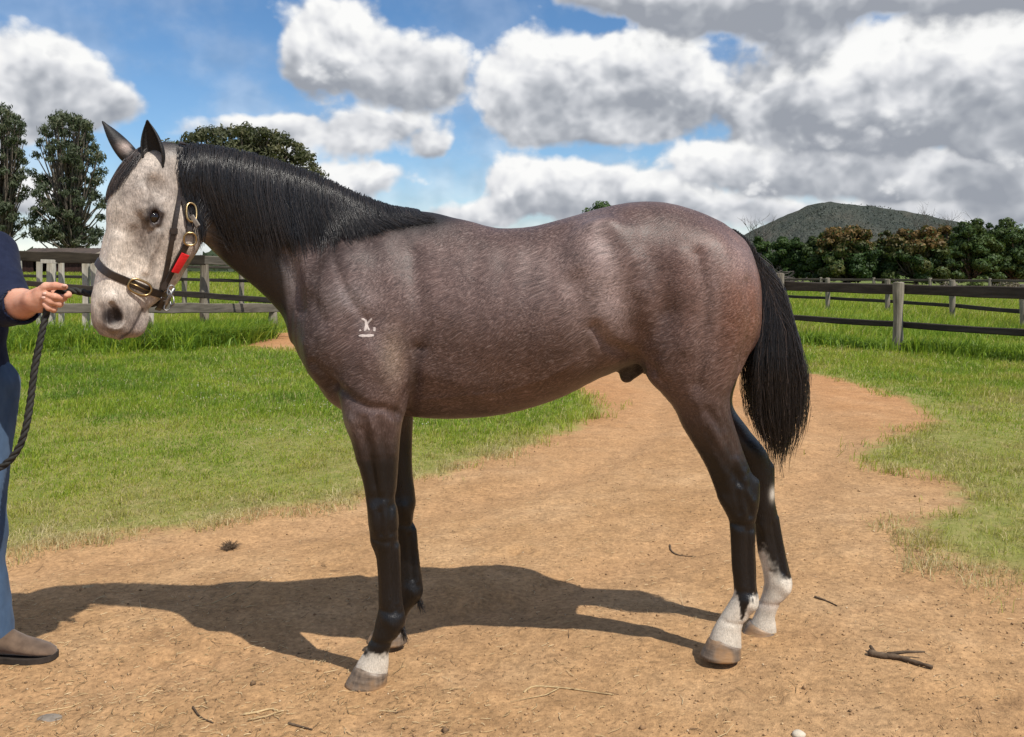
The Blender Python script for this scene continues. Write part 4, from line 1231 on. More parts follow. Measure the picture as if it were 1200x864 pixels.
# whiskers, lashes, fetlock tufts
def hairs(name, seeds, n, ln, spread, r, tint=.3, m=6, droop=.0):
    P_ = np.zeros((n, m, 3))
    for i in range(n):
        p, d = seeds[random.randrange(len(seeds))]
        p = Vector(p) + Vector((random.gauss(0, .004), random.gauss(0, .004), random.gauss(0, .004)))
        d = (Vector(d) + Vector((random.gauss(0, spread), random.gauss(0, spread), random.gauss(0, spread)))).normalized(); L = ln * random.uniform(.5, 1.2)
        for j in range(m):
            u = j / (m - 1); P_[i, j] = p + d * L * u + Vector((0, 0, -droop * L * u * u))
    strands(P_, r, r * .35, np.full(n, tint) + .2 * rng.random(n), name, m_mane, horse)['kind'] = 'stuff'
lash = []
for k in range(9):
    u = k / 8; q_ = hp(.222 + .060 * u, .036 + .012 * math.sin(math.pi * u), .110); lash.append((q_, hL * .9 + hT * .25 - hA * .1))
hairs('eyelashes', lash, 46, .016, .22, .0006, .1, 5, .35)
chin_s = [(hp(.60 + .02 * a, -.10 + .012 * b_, .03 * c), -hT * .8 + hA * .5 + hL * c * .4) for a in (-1, 0, 1) for b_ in (0, 1) for c in (-1, 0, 1)] + [(hp(.645, -.01 + .02 * a, .045), hA * .7 + hL * .5) for a in (-1, 0, 1)]
hairs('whiskers', chin_s, 44, .042, .35, .00045, .6, 6, .3)
for (fx, fy, fd_, n_, tn_) in ((492, 702, 3.20, 90, .1), (472, 735, 2.90, 60, .1), (926, 688, 3.14, 70, 1.0), (886, 712, 2.92, 50, 1.0)):
    if tn_ < .5: hairs('fetlock_hair', [(W(fx - 1.5, fy + k * 2, fd_), (.5, 0, -1)) for k in (-1, 0, 1)], n_, .034, .25, .0009, tn_, 6, .5)

# --- the freeze brand on the shoulder : pale hair, lying on the coat
m_brand = simple_mat('brand_white_hair', (.34, .285, .265), (.56, .49, .455), 120, .7, .2, bump_s=.3, stretch=(1, 1, .25))
BR = [[(423.5, 373.8), (427.5, 375.2), (429.5, 379.5), (428.8, 384), (427.0, 388.3)], [(436.0, 373.2), (433.0, 376.8), (430.2, 380), (430.8, 384), (433.0, 387.6)],
      [(428.6, 374.6), (429.0, 379), (428.2, 387.5)], [(421.8, 386.6), (422.6, 388.4)], [(438.9, 383.6), (438.6, 388.6)], [(420.6, 393.6), (429, 393.8), (438.2, 393.2)]]
BW = [1.35, 1.2, 1.4, 1.2, 1.5, 1.55]
g = Geo()
for poly, wd in zip(BR, BW):
    pts = resample(poly, 9)
    ring = []
    for i, p in enumerate(pts):
        t = pts[min(i + 1, 8)] - pts[max(i - 1, 0)]; t /= np.linalg.norm(t); nn = np.array([-t[1], t[0]])
        ww = wd * (.55 if i in (0, 8) else 1.0) * (1 + .18 * math.sin(i * 2.1 + p[0]))
        for s in (-1, 0, 1):
            h, nr_ = on_horse(*(p + nn * ww * s), lift=.0012 if s else .0024)
            ring.append(h)
    fs = []
    for i in range(8):
        for k in (0, 1):
            fs.append((i * 3 + k, i * 3 + k + 1, i * 3 + 4 + k, i * 3 + 3 + k))
    g.add(ring, fs)
g.build('brand_mark', m_brand, horse, smooth=True)
print('horse done', round(time.time() - T0, 1))

# ================================================================== HALTER
m_leather = simple_mat('brown_leather', (.010, .007, .006), (.034, .022, .016), 60, .42, .5, bump_s=.25, bump_d=.002)
m_brass = simple_mat('old_brass', (.28, .19, .085), (.45, .33, .17), 30, .32, .5, metallic=1.0, bump_s=.1)
m_steel = simple_mat('dull_steel', (.16, .155, .15), (.34, .33, .32), 50, .42, .5, metallic=1.0, bump_s=.1)
m_strapend = simple_mat('worn_strap', (.10, .085, .07), (.24, .21, .18), 60, .5, .4, bump_s=.2)
m_red = simple_mat('red_tag', (.62, .012, .018), (.78, .022, .030), 25, .38, .45, bump_s=.05)
halter = empty('halter', hp(.46, -.02, 0), 'brown leather halter with brass buckles and a red tag on the grey horse head', 'halter')

def strap_mesh(P, N, width, thick=.0045, closed=False):
    """box-section strap through points P with outward normals N"""
    n = len(P); rings = []
    for i in range(n):
        t = (P[(i + 1) % n] - P[i - 1]) if closed else (P[min(i + 1, n - 1)] - P[max(i - 1, 0)])
        t.normalize(); nn = (N[i] - t * N[i].dot(t)).normalized(); w = t.cross(nn)
        a = w * (width / 2); c = nn * thick; e = w * (width / 2 - .0018); c2 = nn * (thick * .55)
        rings.append([P[i] - a, P[i] - a + c2, P[i] - e + c, P[i] + e + c, P[i] + a + c2, P[i] + a])
    g = Geo()
    if closed:
        vs = [p for r in rings for p in r]; fs = []
        for i in range(n):
            j = (i + 1) % n
            for k in range(6): fs.append((i * 6 + k, i * 6 + (k + 1) % 6, j * 6 + (k + 1) % 6, j * 6 + k))
        g.add(vs, fs)
    else: g.loft(rings)
    return g
def smooth_pts(P, it=2, closed=False):
    P = [p.copy() for p in P]
    for _ in range(it):
        Q_ = [p.copy() for p in P]
        n = len(P)
        for i in range(n):
            if not closed and i in (0, n - 1): continue
            P[i] = Q_[i] * .5 + (Q_[i - 1] + Q_[(i + 1) % n]) * .25
    return P
def px_strap(poly, n, width, lift=.003, thick=.0045):
    pts = resample(poly, n); P = []; N = []
    for p in pts:
        h, nr_ = on_horse(p[0], p[1], lift)
        if h is None:
            if P: continue
            continue
        P.append(h); N.append(nr_)
    N = [v.normalized() for v in smooth_pts(N, 5)]; P = smooth_pts(P, 3)
    return strap_mesh(P, N, width, thick), P, N
# noseband : a full loop round the nose, through three places seen on the near side
def hit_near(px_, py_, lift=.004):
    for k in range(40):
        h, n_ = on_horse(px_ + (165 - px_) * k / 60, py_ + (320 - py_) * k / 120, lift)
        if h is not None: return h, n_
a1, _ = hit_near(118, 311); a2, _ = hit_near(163, 336); a3, _ = hit_near(186, 344)
pn = (a2 - a1).cross(a3 - a1).normalized()
cen = hp(.46, -.02, 0); cen = cen - pn * (cen - a2).dot(pn)
e1 = (a2 - cen).normalized(); e2 = pn.cross(e1)
P = []; N = []
for k in range(72):
    an = 2 * math.pi * k / 72
    d = e1 * math.cos(an) + e2 * math.sin(an)
    h = HB.ray_cast(cen, d)
    if h[0] is None: continue
    P.append(h[0] + d * .005); N.append(d)
P = smooth_pts(P, 3, True)
strap_mesh(P, N, .026, .005, True).build('noseband', m_leather, halter, smooth=False)
nose_P = P
def oval_ring(c, nrm, updir, ra, rb, rad, mat, name, parent):
    nrm = nrm.normalized(); u = (updir - nrm * updir.dot(nrm)).normalized(); w = nrm.cross(u)
    pts = []
    for k in range(28):
        a = 2 * math.pi * k / 28
        ca, sa = math.cos(a), math.sin(a)
        pts.append(c + u * ra * (abs(ca) ** .8) * (1 if ca > 0 else -1) + w * rb * (abs(sa) ** .8) * (1 if sa > 0 else -1))
    return Geo().tube(pts, rad, 8, closed=True).build(name, mat, parent, smooth=True)
hA_, nA_ = hit_near(163, 336.5, .012)
b1, _ = hit_near(150, 331, .01); b2, _ = hit_near(176, 341, .01)
bk = oval_ring(hA_, nA_, (b2 - b1), .037, .0225, .0042, m_brass, 'buckle', halter)
Geo().tube([hA_ - (b2 - b1).normalized() * .034 + nA_ * .002, hA_ + nA_ * .005, hA_ + (b2 - b1).normalized() * .033 + nA_ * .003], .0024, 6).build('buckle_pin', m_brass, halter, smooth=True)
# cheek strap + crown
gs, P, N = px_strap([(211.5, 174), (212, 200), (210.5, 225), (206.5, 250), (203.5, 270), (200, 290), (195.5, 312), (188, 338)], 40, .0165, .004)
gs.build('cheek_strap', m_leather, halter)
k_, kn = hit_near(203.5, 271, .006)
Geo().box(k_, (.024, .012, .022), rot=(kn.to_track_quat('-Y', 'Z').to_matrix())).build('keeper', m_leather, halter, bevel=.002)
Geo().box(*[hit_near(190, 334, .008)[0], (.020, .010, .030)], rot=(kn.to_track_quat('-Y', 'Z').to_matrix())).build('keeper', m_leather, halter, bevel=.002)
gs, P, N = px_strap([(213, 172), (207, 165.5), (200, 162)], 10, .020, .010)
gs.build('crown_strap', m_leather, halter)
# jaw strap with the ring and the tag
gs, P, N = px_strap([(191, 336), (197, 324), (203, 313), (211, 299), (218, 287)], 22, .0215, .006)
gs.build('jaw_strap', m_leather, halter)
gs, P, N = px_strap([(222, 275), (221, 264), (217, 248), (213.5, 232)], 16, .019, .006)
gs.build('throat_strap', m_leather, halter)
rc, rn_ = hit_near(222, 280, .012)
oval_ring(rc, rn_, Vector((0, 0, 1)), .021, .020, .0036, m_brass, 'ring', halter)
bc, bn_ = hit_near(222, 251, .018)
oval_ring(bc, bn_, Vector((.12, 0, 1)), .033, .017, .0038, m_brass, 'buckle', halter)
t1 = bc + Vector((.002, -.004, -.012)); t2 = bc + Vector((.026, -.006, -.048))
strap_mesh([t1, t1.lerp(t2, .5), t2], [Vector((-.2, -1, .1))] * 3, .017, .005).build('strap_end', m_strapend, halter, bevel=.001)
tp = [hit_near(*p, .014) for p in ((216.5, 296), (202.5, 317))]
P = [tp[0][0].lerp(tp[1][0], k / 6) for k in range(7)]; N = [tp[0][1].lerp(tp[1][1], k / 6).normalized() for k in range(7)]
strap_mesh(P, N, .0275, .005).build('red_tag', m_red, halter)
# chin strap and the metal links at the corner of the noseband
hw, hn = hit_near(189, 343, .012)
if hw is None: hw, hn = a3, Vector((.3, -1, 0))
oval_ring(hw + Vector((.008, 0, -.004)), Vector((-.2, -1, .1)), Vector((1, 0, .8)), .020, .015, .0030, m_steel, 'ring', halter)
oval_ring(hw + Vector((.022, .003, .012)), Vector((.7, -1, .1)), Vector((.3, 0, 1)), .018, .010, .0026, m_steel, 'link', halter)
oval_ring(hw + Vector((.026, .004, -.022)), Vector((-.7, -1, .2)), Vector((-.5, 0, 1)), .018, .010, .0026, m_steel, 'link', halter)
oval_ring(hw + Vector((.012, .004, -.040)), Vector((.5, -1, .2)), Vector((.6, 0, 1)), .016, .009, .0026, m_steel, 'link', halter)
Geo().tube([hw + Vector((.034, .004, .020)), hw + Vector((.020, .002, -.002)), hw + Vector((.008, .004, -.030)), hw + Vector((-.006, .010, -.052))], [.006, .0085, .008, .005], 8).build('snap_hook', m_steel, halter, smooth=True)
cs = [hw + Vector((.004, 0, -.012)), hw + Vector((-.006, .004, -.030)), hw + Vector((-.020, .014, -.046)), hw + Vector((-.036, .04, -.052))]
strap_mesh(smooth_pts(cs, 1), [Vector((.5, -1, -.2))] * 4, .020, .005).build('chin_strap', m_leather, halter)

# ================================================================== PERSON (mostly outside the frame) holding the rope
DP = 3.20
def PW(px, py, D): return W(px, py, D)
pax = seg_axis([(-2.46, -1.86, .014), (-1.86, -1.50, .0032)])
pay = seg_axis([(2.80, 2.93, .012), (2.93, 3.14, .0036), (3.14, 3.62, .014)])
paz = seg_axis([(-.14, 1.14, .014), (1.14, 1.36, .0032), (1.36, 1.92, .012)])
PF = Field(pax, pay, paz)
zg = G(-2.0, 3.2)
PX = -2.125; PY = 3.22
sh_l = Vector((-2.065, 3.39, 1.445)); sh_r = Vector((-2.20, 3.03, 1.445))
el_l = PW(9, 361, 3.17); wr_l = PW(41, 352.5, 3.035)
el_r = Vector((-2.26, 2.93, 1.17)); wr_r = Vector((-2.01, 2.95, 1.02))
hip_l = Vector((-2.035, 3.30, .93)); kn_l = PW(-21, 620, 3.22); an_l = PW(-3, 738, 3.22)
hip_r = Vector((-2.17, 3.13, .90)); kn_r = Vector((-2.12, 3.10, .45)); an_r = Vector((-2.24, 3.10, zg + .10))
def torso_(F, inf, k=.06, lo=.84):
    F.cone((PX, PY - .06, .98), (PX, PY + .06, .98), .125 + inf, .125 + inf, k)
    F.cone((PX + .02, PY - .07, 1.16), (PX + .02, PY + .07, 1.16), .118 + inf, .118 + inf, k)
    F.cone((PX + .01, PY - .10, 1.33), (PX + .01, PY + .10, 1.33), .118 + inf, .118 + inf, k)
    F.cone(tuple(sh_l * .96 + Vector((PX, PY, 1.46)) * .04), tuple(sh_r * .96 + Vector((PX, PY, 1.46)) * .04), .062 + inf, .062 + inf, k)
torso_(PF, 0)
PF.cone((PX - .005, PY, 1.46), (PX + .02, PY, 1.56), .058, .054, .03)
HC = Vector((PX + .045, PY, 1.685))
PF.ell(HC, (.098, .076, .118), .03); PF.ell(HC + Vector((.035, 0, -.068)), (.062, .055, .055), .03)
PF.cone(HC + Vector((.098, 0, .010)), HC + Vector((.122, 0, -.024)), .010, .014, .018)
PF.cone(HC + Vector((.088, -.030, .032)), HC + Vector((.088, .030, .032)), .012, .012, .02)
for sg in (-1, 1):
    PF.ell(HC + Vector((.092, .031 * sg, .010)), (.014, .016, .012), .008, carve=True)
    PF.ell(HC + Vector((-.005, .078 * sg, -.008)), (.026, .010, .034), .008)
PF.cone(HC + Vector((.100, -.022, -.060)), HC + Vector((.100, .022, -.060)), .0035, .0035, .006, carve=True)
PF.chain([sh_r, el_r, wr_r], [.055, .045, .030], .03)
PF.chain([sh_l, el_l], [.055, .052], .03)
PF.cone(el_l, el_l.lerp(wr_l, .45), .052, .054, .03)
PF.cone(el_l.lerp(wr_l, .45), wr_l, .054, .0385, .03)
for h_, k_, a_ in ((hip_l, kn_l, an_l), (hip_r, kn_r, an_r)):
    PF.chain([h_, k_, a_], [.085, .056, .040], .04)
    PF.cone(a_, a_ + Vector((.06, 0, -.055)), .034, .022, .03)
# left hand, closed on the rope, palm side to the camera
def hq(x, y, D): return PW(x, y, D)
PF.cone(wr_l, hq(50, 350, 3.03), .034, .034, .02)
PF.cone(hq(50, 344, 3.04), hq(60, 342, 3.052), .024, .020, .02)
PF.cone(hq(49, 357, 3.035), hq(58, 356, 3.052), .026, .018, .02)
PF.cone(hq(50, 350, 3.03), hq(60, 349, 3.05), .028, .020, .02)
FK = .0055
def finger(pts, rr): PF.chain([hq(*p) for p in pts], rr, FK)
finger([(59, 338.5, 3.05), (70, 338.5, 3.055), (80.5, 341.5, 3.04), (80.5, 345.8, 3.01), (77.5, 346.5, 2.995)], [.0130, .0118, .0105, .0098, .0085])     # index
finger([(61, 345, 3.05), (73.5, 348, 3.045), (74.5, 349.5, 3.012), (64, 347.8, 2.992), (53.5, 344.8, 2.990)], [.0130, .0122, .0120, .0118, .0100])    # middle
finger([(60, 351, 3.05), (69.5, 355.5, 3.045), (70, 356.5, 3.012), (60, 354, 2.993), (51.5, 349.5, 2.991)], [.0128, .0118, .0115, .0112, .0096])      # ring
finger([(58, 357, 3.048), (63.5, 362, 3.040), (63, 363, 3.010), (57, 361.0, 2.996), (52.5, 357, 2.994)], [.0115, .0105, .0102, .0100, .0088])      # little
finger([(46, 344, 3.018), (54, 336.5, 3.005), (65, 335, 2.996), (76, 336.5, 2.993)], [.0200, .0165, .0128, .0105])                                   # thumb
PF.ell(hq(49, 346, 3.010), (.026, .020, .024), .015)                                                                                                 # ball of the thumb
# right hand (outside the picture), loosely round the rope's end
rh = wr_r
PF.cone(rh, rh + Vector((.055, 0, -.02)), .030, .030, .02)
for i in range(4):
    z0 = rh + Vector((.06, 0, .012 - .018 * i))
    PF.chain([z0, z0 + Vector((.036, .012, -.004)), z0 + Vector((.044, .036, -.006)), z0 + Vector((.018, .046, -.006))], [.0105, .010, .009, .008], FK)
PF.chain([rh + Vector((.02, .01, .02)), rh + Vector((.045, .035, .028)), rh + Vector((.07, .042, .022))], [.014, .011, .009], FK)
V_, Q_ = PF.mesh(); del PF.F
V_ = smooth_mesh(V_, Q_, 3, .5, -.51)
m_skin, nt, b = new_mat('skin')
oc = coords(nt)
s1 = nt.noise(oc, 22, 4, .6); s2 = nt.noise(oc, 160, 3, .6)
sk = nt.ramp(s1, [(.32, (.46, .215, .145)), (.5, (.56, .285, .195)), (.70, (.64, .35, .25))])
nt.put(b.inputs['Base Color'], nt.mix(nt.mapr(s2, .6, .75, 0, .4), sk, (.38, .16, .11)))
b.inputs['Roughness'].default_value = .5; b.inputs['Specular IOR Level'].default_value = .35
b.inputs['Subsurface Weight'].default_value = .12; b.inputs['Subsurface Radius'].default_value = (.012, .004, .002); b.inputs['Subsurface Scale'].default_value = .5
bump(nt, b, s2, .25, .0015)
person = link_mesh('person', np_mesh('person', V_, Q_), m_skin)
tag(person, 'person in navy shirt and blue jeans at the left edge holding the lead rope', 'person')
m_nail = simple_mat('finger_nail', (.62, .38, .30), (.70, .46, .38), 60, .3, .5, bump_s=0)
for p, d in (((52.2, 344.3, 2.9805), (.010, .007)), ((51, 349, 2.982), (.0095, .0065)), ((75.5, 334.8, 2.9815), (.012, .007))):
    c = hq(*p)
    Geo().add(*uv_ball(c, 1.0, (d[0] * .75, .0032, d[1] * .75), 14, 8)).build('finger_nail', m_nail, person, smooth=True)

def cloth(name, F, mat, its=3, wr=.006, sc=14, seed=3, parent=person):
    V, Q = F.mesh(); V = smooth_mesh(V, Q, its, .5, -.5); N = normals(V, Q)
    V = V + N * ((fbm(V * np.array([sc, sc, sc * .55]), 3, seed) - .44) * 2 * wr)[:, None]
    return link_mesh(name, np_mesh(name, V, Q), mat, parent)
m_navy = simple_mat('navy_cotton', (.007, .010, .026), (.014, .019, .044), 30, .9, .12, bump_s=.5, bump_d=.004, sheen=.04)
m_denim = simple_mat('blue_denim', (.028, .052, .095), (.066, .108, .178), 16, .9, .15, bump_s=.5, bump_d=.003, stretch=(1, 1, .5), sheen=.05)
SF = Field(seg_axis([(-2.46, -1.66, .0085)]), seg_axis([(2.80, 3.62, .0095)]), seg_axis([(.80, 1.60, .0085)]))
torso_(SF, .024)
SF.cone((PX, PY - .06, .90), (PX, PY + .06, .90), .145, .145, .06)
SF.cone((PX + .03, PY - .02, 1.0), (PX + .03, PY + .06, 1.0), .13, .13, .06)
SF.cone(sh_l, el_l.lerp(sh_l, .10) + Vector((.006, 0, 0)), .082, .078, .05)
SF.cone(el_l, el_l.lerp(wr_l, .50) + Vector((0, 0, -.006)), .069, .070, .035)
SF.cone(sh_r, el_r, .078, .068, .05)
# sleeves end in open cuffs
ea = (wr_l - el_l).normalized()
SF.cone(el_l.lerp(wr_l, .42), el_l.lerp(wr_l, .42) + ea * .12 + Vector((0, 0, -.006)), .060, .066, .006, carve=True)
SF.cone((PX, PY, 1.53), (PX + .02, PY, 1.66), .066, .09, .01, carve=True)
cloth('shirt', SF, m_navy, 2, .0045, 16, 3)
JF = Field(seg_axis([(-2.46, -1.74, .010)]), seg_axis([(2.90, 3.52, .010)]), seg_axis([(-.10, 1.06, .010)]))
JF.cone((PX, PY - .06, .97), (PX, PY + .06, .97), .140, .140, .05)
for h_, k_, a_ in ((hip_l, kn_l, an_l), (hip_r, kn_r, an_r)):
    JF.chain([h_, k_, a_ + Vector((0, 0, -.01))], [.122, .070, .056], .05)
cloth('jeans', JF, m_denim, 1, .013, 15, 9)
m_suede = simple_mat('brown_suede', (.070, .045, .030), (.150, .100, .068), 26, .9, .15, bump_s=.5, bump_d=.003, sheen=.2)
m_sole = simple_mat('dark_rubber', (.020, .015, .012), (.045, .034, .027), 30, .8, .3)
def boot(ax0, toe, D, zb):
    """profile from heel to toe"""
    xs = mx(ax0, D); L = mx(toe, D) - xs
    rings = []; srings = []
    prof = [(0, .115, .036), (.03, .125, .042), (.12, .130, .047), (.25, .132, .048), (.36, .124, .048), (.47, .102, .048), (.58, .083, .051), (.72, .068, .053), (.85, .053, .048), (.94, .041, .036), (.985, .026, .018), (1.0, .014, .006)]
    for u, h, w in prof:
        c = Vector((xs + L * u, D, zb)); r = []
        for i in range(16):
            a = 2 * math.pi * i / 16
            yy = math.cos(a) * w * (1 - .25 * max(0, math.sin(a)) ** 2); zz = .016 + (h - .016) * (.5 + .5 * math.sin(a)) ** .85
            r.append(c + Vector((0, yy, zz)))
        rings.append(r)
    g = Geo().loft(rings)
    # the shaft
    top = []
    for z, rx, ry, xo in ((.07, .062, .048, .215), (.12, .060, .048, .20), (.155, .055, .048, .19), (.19, .052, .046, .18)):
        top.append([Vector((xs + L * xo + math.cos(2 * math.pi * i / 16) * rx, D + math.sin(2 * math.pi * i / 16) * ry, zb + z)) for i in range(16)])
    g.loft(top)
    o = g.build('boot', m_suede, person, smooth=True)
    for u, w in ((-.01, .034), (.03, .044), (.15, .048), (.27, .046), (.42, .044), (.6, .053), (.75, .056), (.88, .050), (.97, .034), (1.012, .012)):
        zl = .0 if (u < .30 or u > .36) else .006
        c = Vector((xs + L * u, D, zb + zl + .004 * max(0, (u - .8) / .2) ** 2))
        srings.append([c + Vector((0, -w, .0)), c + Vector((0, -w, .019)), c + Vector((0, w, .019)), c + Vector((0, w, .0))])
    s = Geo().loft(srings).build('sole', m_sole, person); s.parent = o; s.matrix_parent_inverse = Matrix()
boot(-28, 66, 3.22, zg + .004)
boot(-108, -16, 3.10, zg - .004)
m_hair = simple_mat('brown_hair', (.03, .018, .010), (.09, .055, .03), 60, .6, .3, stretch=(1, 1, .2))
HFh = Field(seg_axis([(-2.22, -1.9, .009)]), seg_axis([(3.1, 3.34, .009)]), seg_axis([(1.56, 1.86, .009)]))
HFh.ell(HC + Vector((-.012, 0, .022)), (.104, .084, .112), .02)
HFh.ell(HC + Vector((.085, 0, -.045)), (.085, .11, .092), .015, carve=True)
cloth('hair', HFh, m_hair, 1, .005, 40, 4)

# ================================================================== LEAD ROPE : three strands laid together
m_rope = simple_mat('dark_rope', (.010, .010, .009), (.036, .034, .030), 70, .75, .3, bump_s=.6, bump_d=.003)
lead = empty('lead_rope', PW(55, 365, 3.02), 'dark braided lead rope hanging in a loop from the hand by the horse muzzle', 'rope')
rp = [W(190, 353, 2.93), W(172, 357, 2.975), W(150, 355, 3.01), W(125, 348.5, 3.03), W(103, 344, 3.034), W(88, 341.2, 3.032), W(78, 341, 3.026), W(68, 343.5, 3.020), W(61, 350, 3.019), W(56.5, 358, 3.018), W(54, 368, 3.015),
      W(51, 382, 3.005), W(46.5, 402, 2.99), W(42, 424, 2.98), W(38.2, 450, 2.97), W(35, 474, 2.965), W(30.5, 500, 2.955), W(23, 523, 2.95), W(12, 539, 2.945), W(-2, 549, 2.94), W(-22, 551, 2.94), W(-44, 540, 2.95), Vector((-1.955, 2.975, 1.005)), Vector((-1.96, 2.985, .93)), Vector((-1.965, 2.99, .80))]
path = resample([tuple(p) for p in rp], 420)
tt = np.gradient(path, axis=0); ds = np.linalg.norm(tt, axis=1); tt /= ds[:, None]
sl = np.cumsum(ds)
e_1 = np.cross(tt, np.array([0, 1, 0.02])); e_1 /= np.linalg.norm(e_1, axis=1)[:, None]; e_2 = np.cross(tt, e_1)
fat = np.interp(np.arange(420) / 419, [0, .20, .30, 1], [.0072, .0072, .0070, .0070])
for k in range(3):
    phs = sl / .085 * 2 * math.pi + 2 * math.pi * k / 3
    pk = path + (e_1 * np.cos(phs)[:, None] + e_2 * np.sin(phs)[:, None]) * (fat * .82)[:, None]
    Geo().tube([tuple(p) for p in pk], list(fat), 6).build('rope_strand', m_rope, lead, smooth=True)

# ================================================================== HILL, FAR WOODS
def hill_ridge(px):
    return np.interp(px, [560, 640, 720, 790, 840, 880, 905, 930, 950, 962, 975, 990, 1010, 1035, 1060, 1090, 1115, 1150, 1190, 1250, 1340, 1450], [318, 314, 308, 300, 292, 276, 264, 252, 243, 236.5, 236, 238.5, 240, 243.5, 247, 252, 258, 266, 275, 288, 302, 318])
HD = 2200.0
nx_, ny_ = 260, 60
pxs = np.linspace(540, 1480, nx_)
V = []
for j in range(ny_):
    v = j / (ny_ - 1)
    Dd = HD * (.72 + .56 * v)
    prof = (v / .5) ** 1.25 * (.72 + .56 * v) if v <= .5 else math.cos((v - .5) / .5 * math.pi / 2) ** .8
    Xc = (pxs - 600) / 1000 * HD
    top = (318 - hill_ridge(pxs)) / 1000 * HD + CAM_H
    P_ = np.stack([Xc / 160, np.full(nx_, Dd / 160)], 1)
    rough = (fbm(P_, 5, 41) - .46) * 60 * math.sin(math.pi * min(1, v * 1.0)) * np.clip(top / 60, 0, 1) * (abs(v - .5) * 2) ** .6
    gull = -np.abs(fbm(P_ * np.array([2.2, .5]), 3, 44) - .46) * 60 * (1 - abs(v - .3) * 1.4 if v < .5 else 0) * np.clip(top / 80, 0, 1)
    z = top * prof * (1 - 0) + rough + gull + (fbm(P_ * 6, 3, 43) - .4) * 7
    V.append(np.stack([Xc, np.full(nx_, Dd), np.maximum(z, -6)], 1))
V = np.concatenate(V)
i = np.arange((ny_ - 1) * nx_).reshape(ny_ - 1, nx_)[:, :-1].ravel()
m_hill, nt, b = new_mat('hill_scrub')
pos = nt.n('ShaderNodeNewGeometry').outputs['Position']
h1 = nt.noise(pos, .008, 6, .65); h2 = nt.noise(pos, .06, 4, .7)
hc = nt.ramp(h1, [(.33, (.052, .062, .058)), (.5, (.080, .086, .076)), (.62, (.098, .094, .080)), (.75, (.074, .088, .066))])  # scrub colour shifted to grey-blue, standing in for distance haze
nt.put(b.inputs['Base Color'], nt.mix(nt.mapr(h2, .3, .7, .1, .6), hc, (.040, .048, .038)))
b.inputs['Roughness'].default_value = 1.0; b.inputs['Specular IOR Level'].default_value = 0
bump(nt, b, h2, 1.0, 14)
hill = link_mesh('hill', np_mesh('hill', V, np.stack([i, i + 1, i + nx_ + 1, i + nx_], 1)), m_hill); tag(hill, kind='structure')

# ------------------------------------------------------------------ foliage
def leaf_mat(name, trans=.25):
    m, nt, b = new_mat(name)
    c = nt.attr('leafcol', 'Color')
    b.inputs['Roughness'].default_value = .6; b.inputs['Specular IOR Level'].default_value = .3
    nt.put(b.inputs['Base Color'], c)
    tr = nt.n('ShaderNodeBsdfTranslucent'); nt.put(tr.inputs['Color'], nt.mix(.5, c, (.10, .15, .02)))
    mx_ = nt.n('ShaderNodeMixShader'); mx_.inputs[0].default_value = trans
    nt.put(mx_.inputs[1], b.outputs[0]); nt.put(mx_.inputs[2], tr.outputs[0])
    out = [n for n in nt.t.nodes if n.type == 'OUTPUT_MATERIAL'][0]
    nt.put(out.inputs['Surface'], mx_.outputs[0])
    return m
m_leaf = leaf_mat('tree_leaves')
m_bark = simple_mat('tree_bark', (.060, .045, .035), (.20, .17, .14), 6, .9, .1, bump_s=.6, bump_d=.02, stretch=(3, 3, .6))
m_pale_bark = simple_mat('pale_gum_bark', (.17, .145, .12), (.36, .32, .28), 5, .85, .1, bump_s=.4, bump_d=.02, stretch=(3, 3, .6))

def leaf_cards(P, N, size, droop=0.0, aspect=.55):
    """irregular four-cornered leaf sprays at P, roughly facing N"""
    n = len(P)
    A = rng.normal(size=(n, 3)); A -= (A * N).sum(1, keepdims=True) * N * .8
    A[:, 2] -= droop; A /= np.linalg.norm(A, axis=1, keepdims=True) + 1e-9
    B = np.cross(N + rng.normal(0, .5, (n, 3)), A); B /= np.linalg.norm(B, axis=1, keepdims=True) + 1e-9
    s = size * rng.uniform(.55, 1.35, (n, 1))
    bend = np.cross(A, B) * s * rng.uniform(-.35, .35, (n, 1))
    v = np.stack([P - A * s * .6, P + B * s * aspect * .6 + bend, P + A * s * .6, P - B * s * aspect * .5 + bend], 1)
    return v.reshape(-1, 3), np.arange(n * 4).reshape(n, 4)

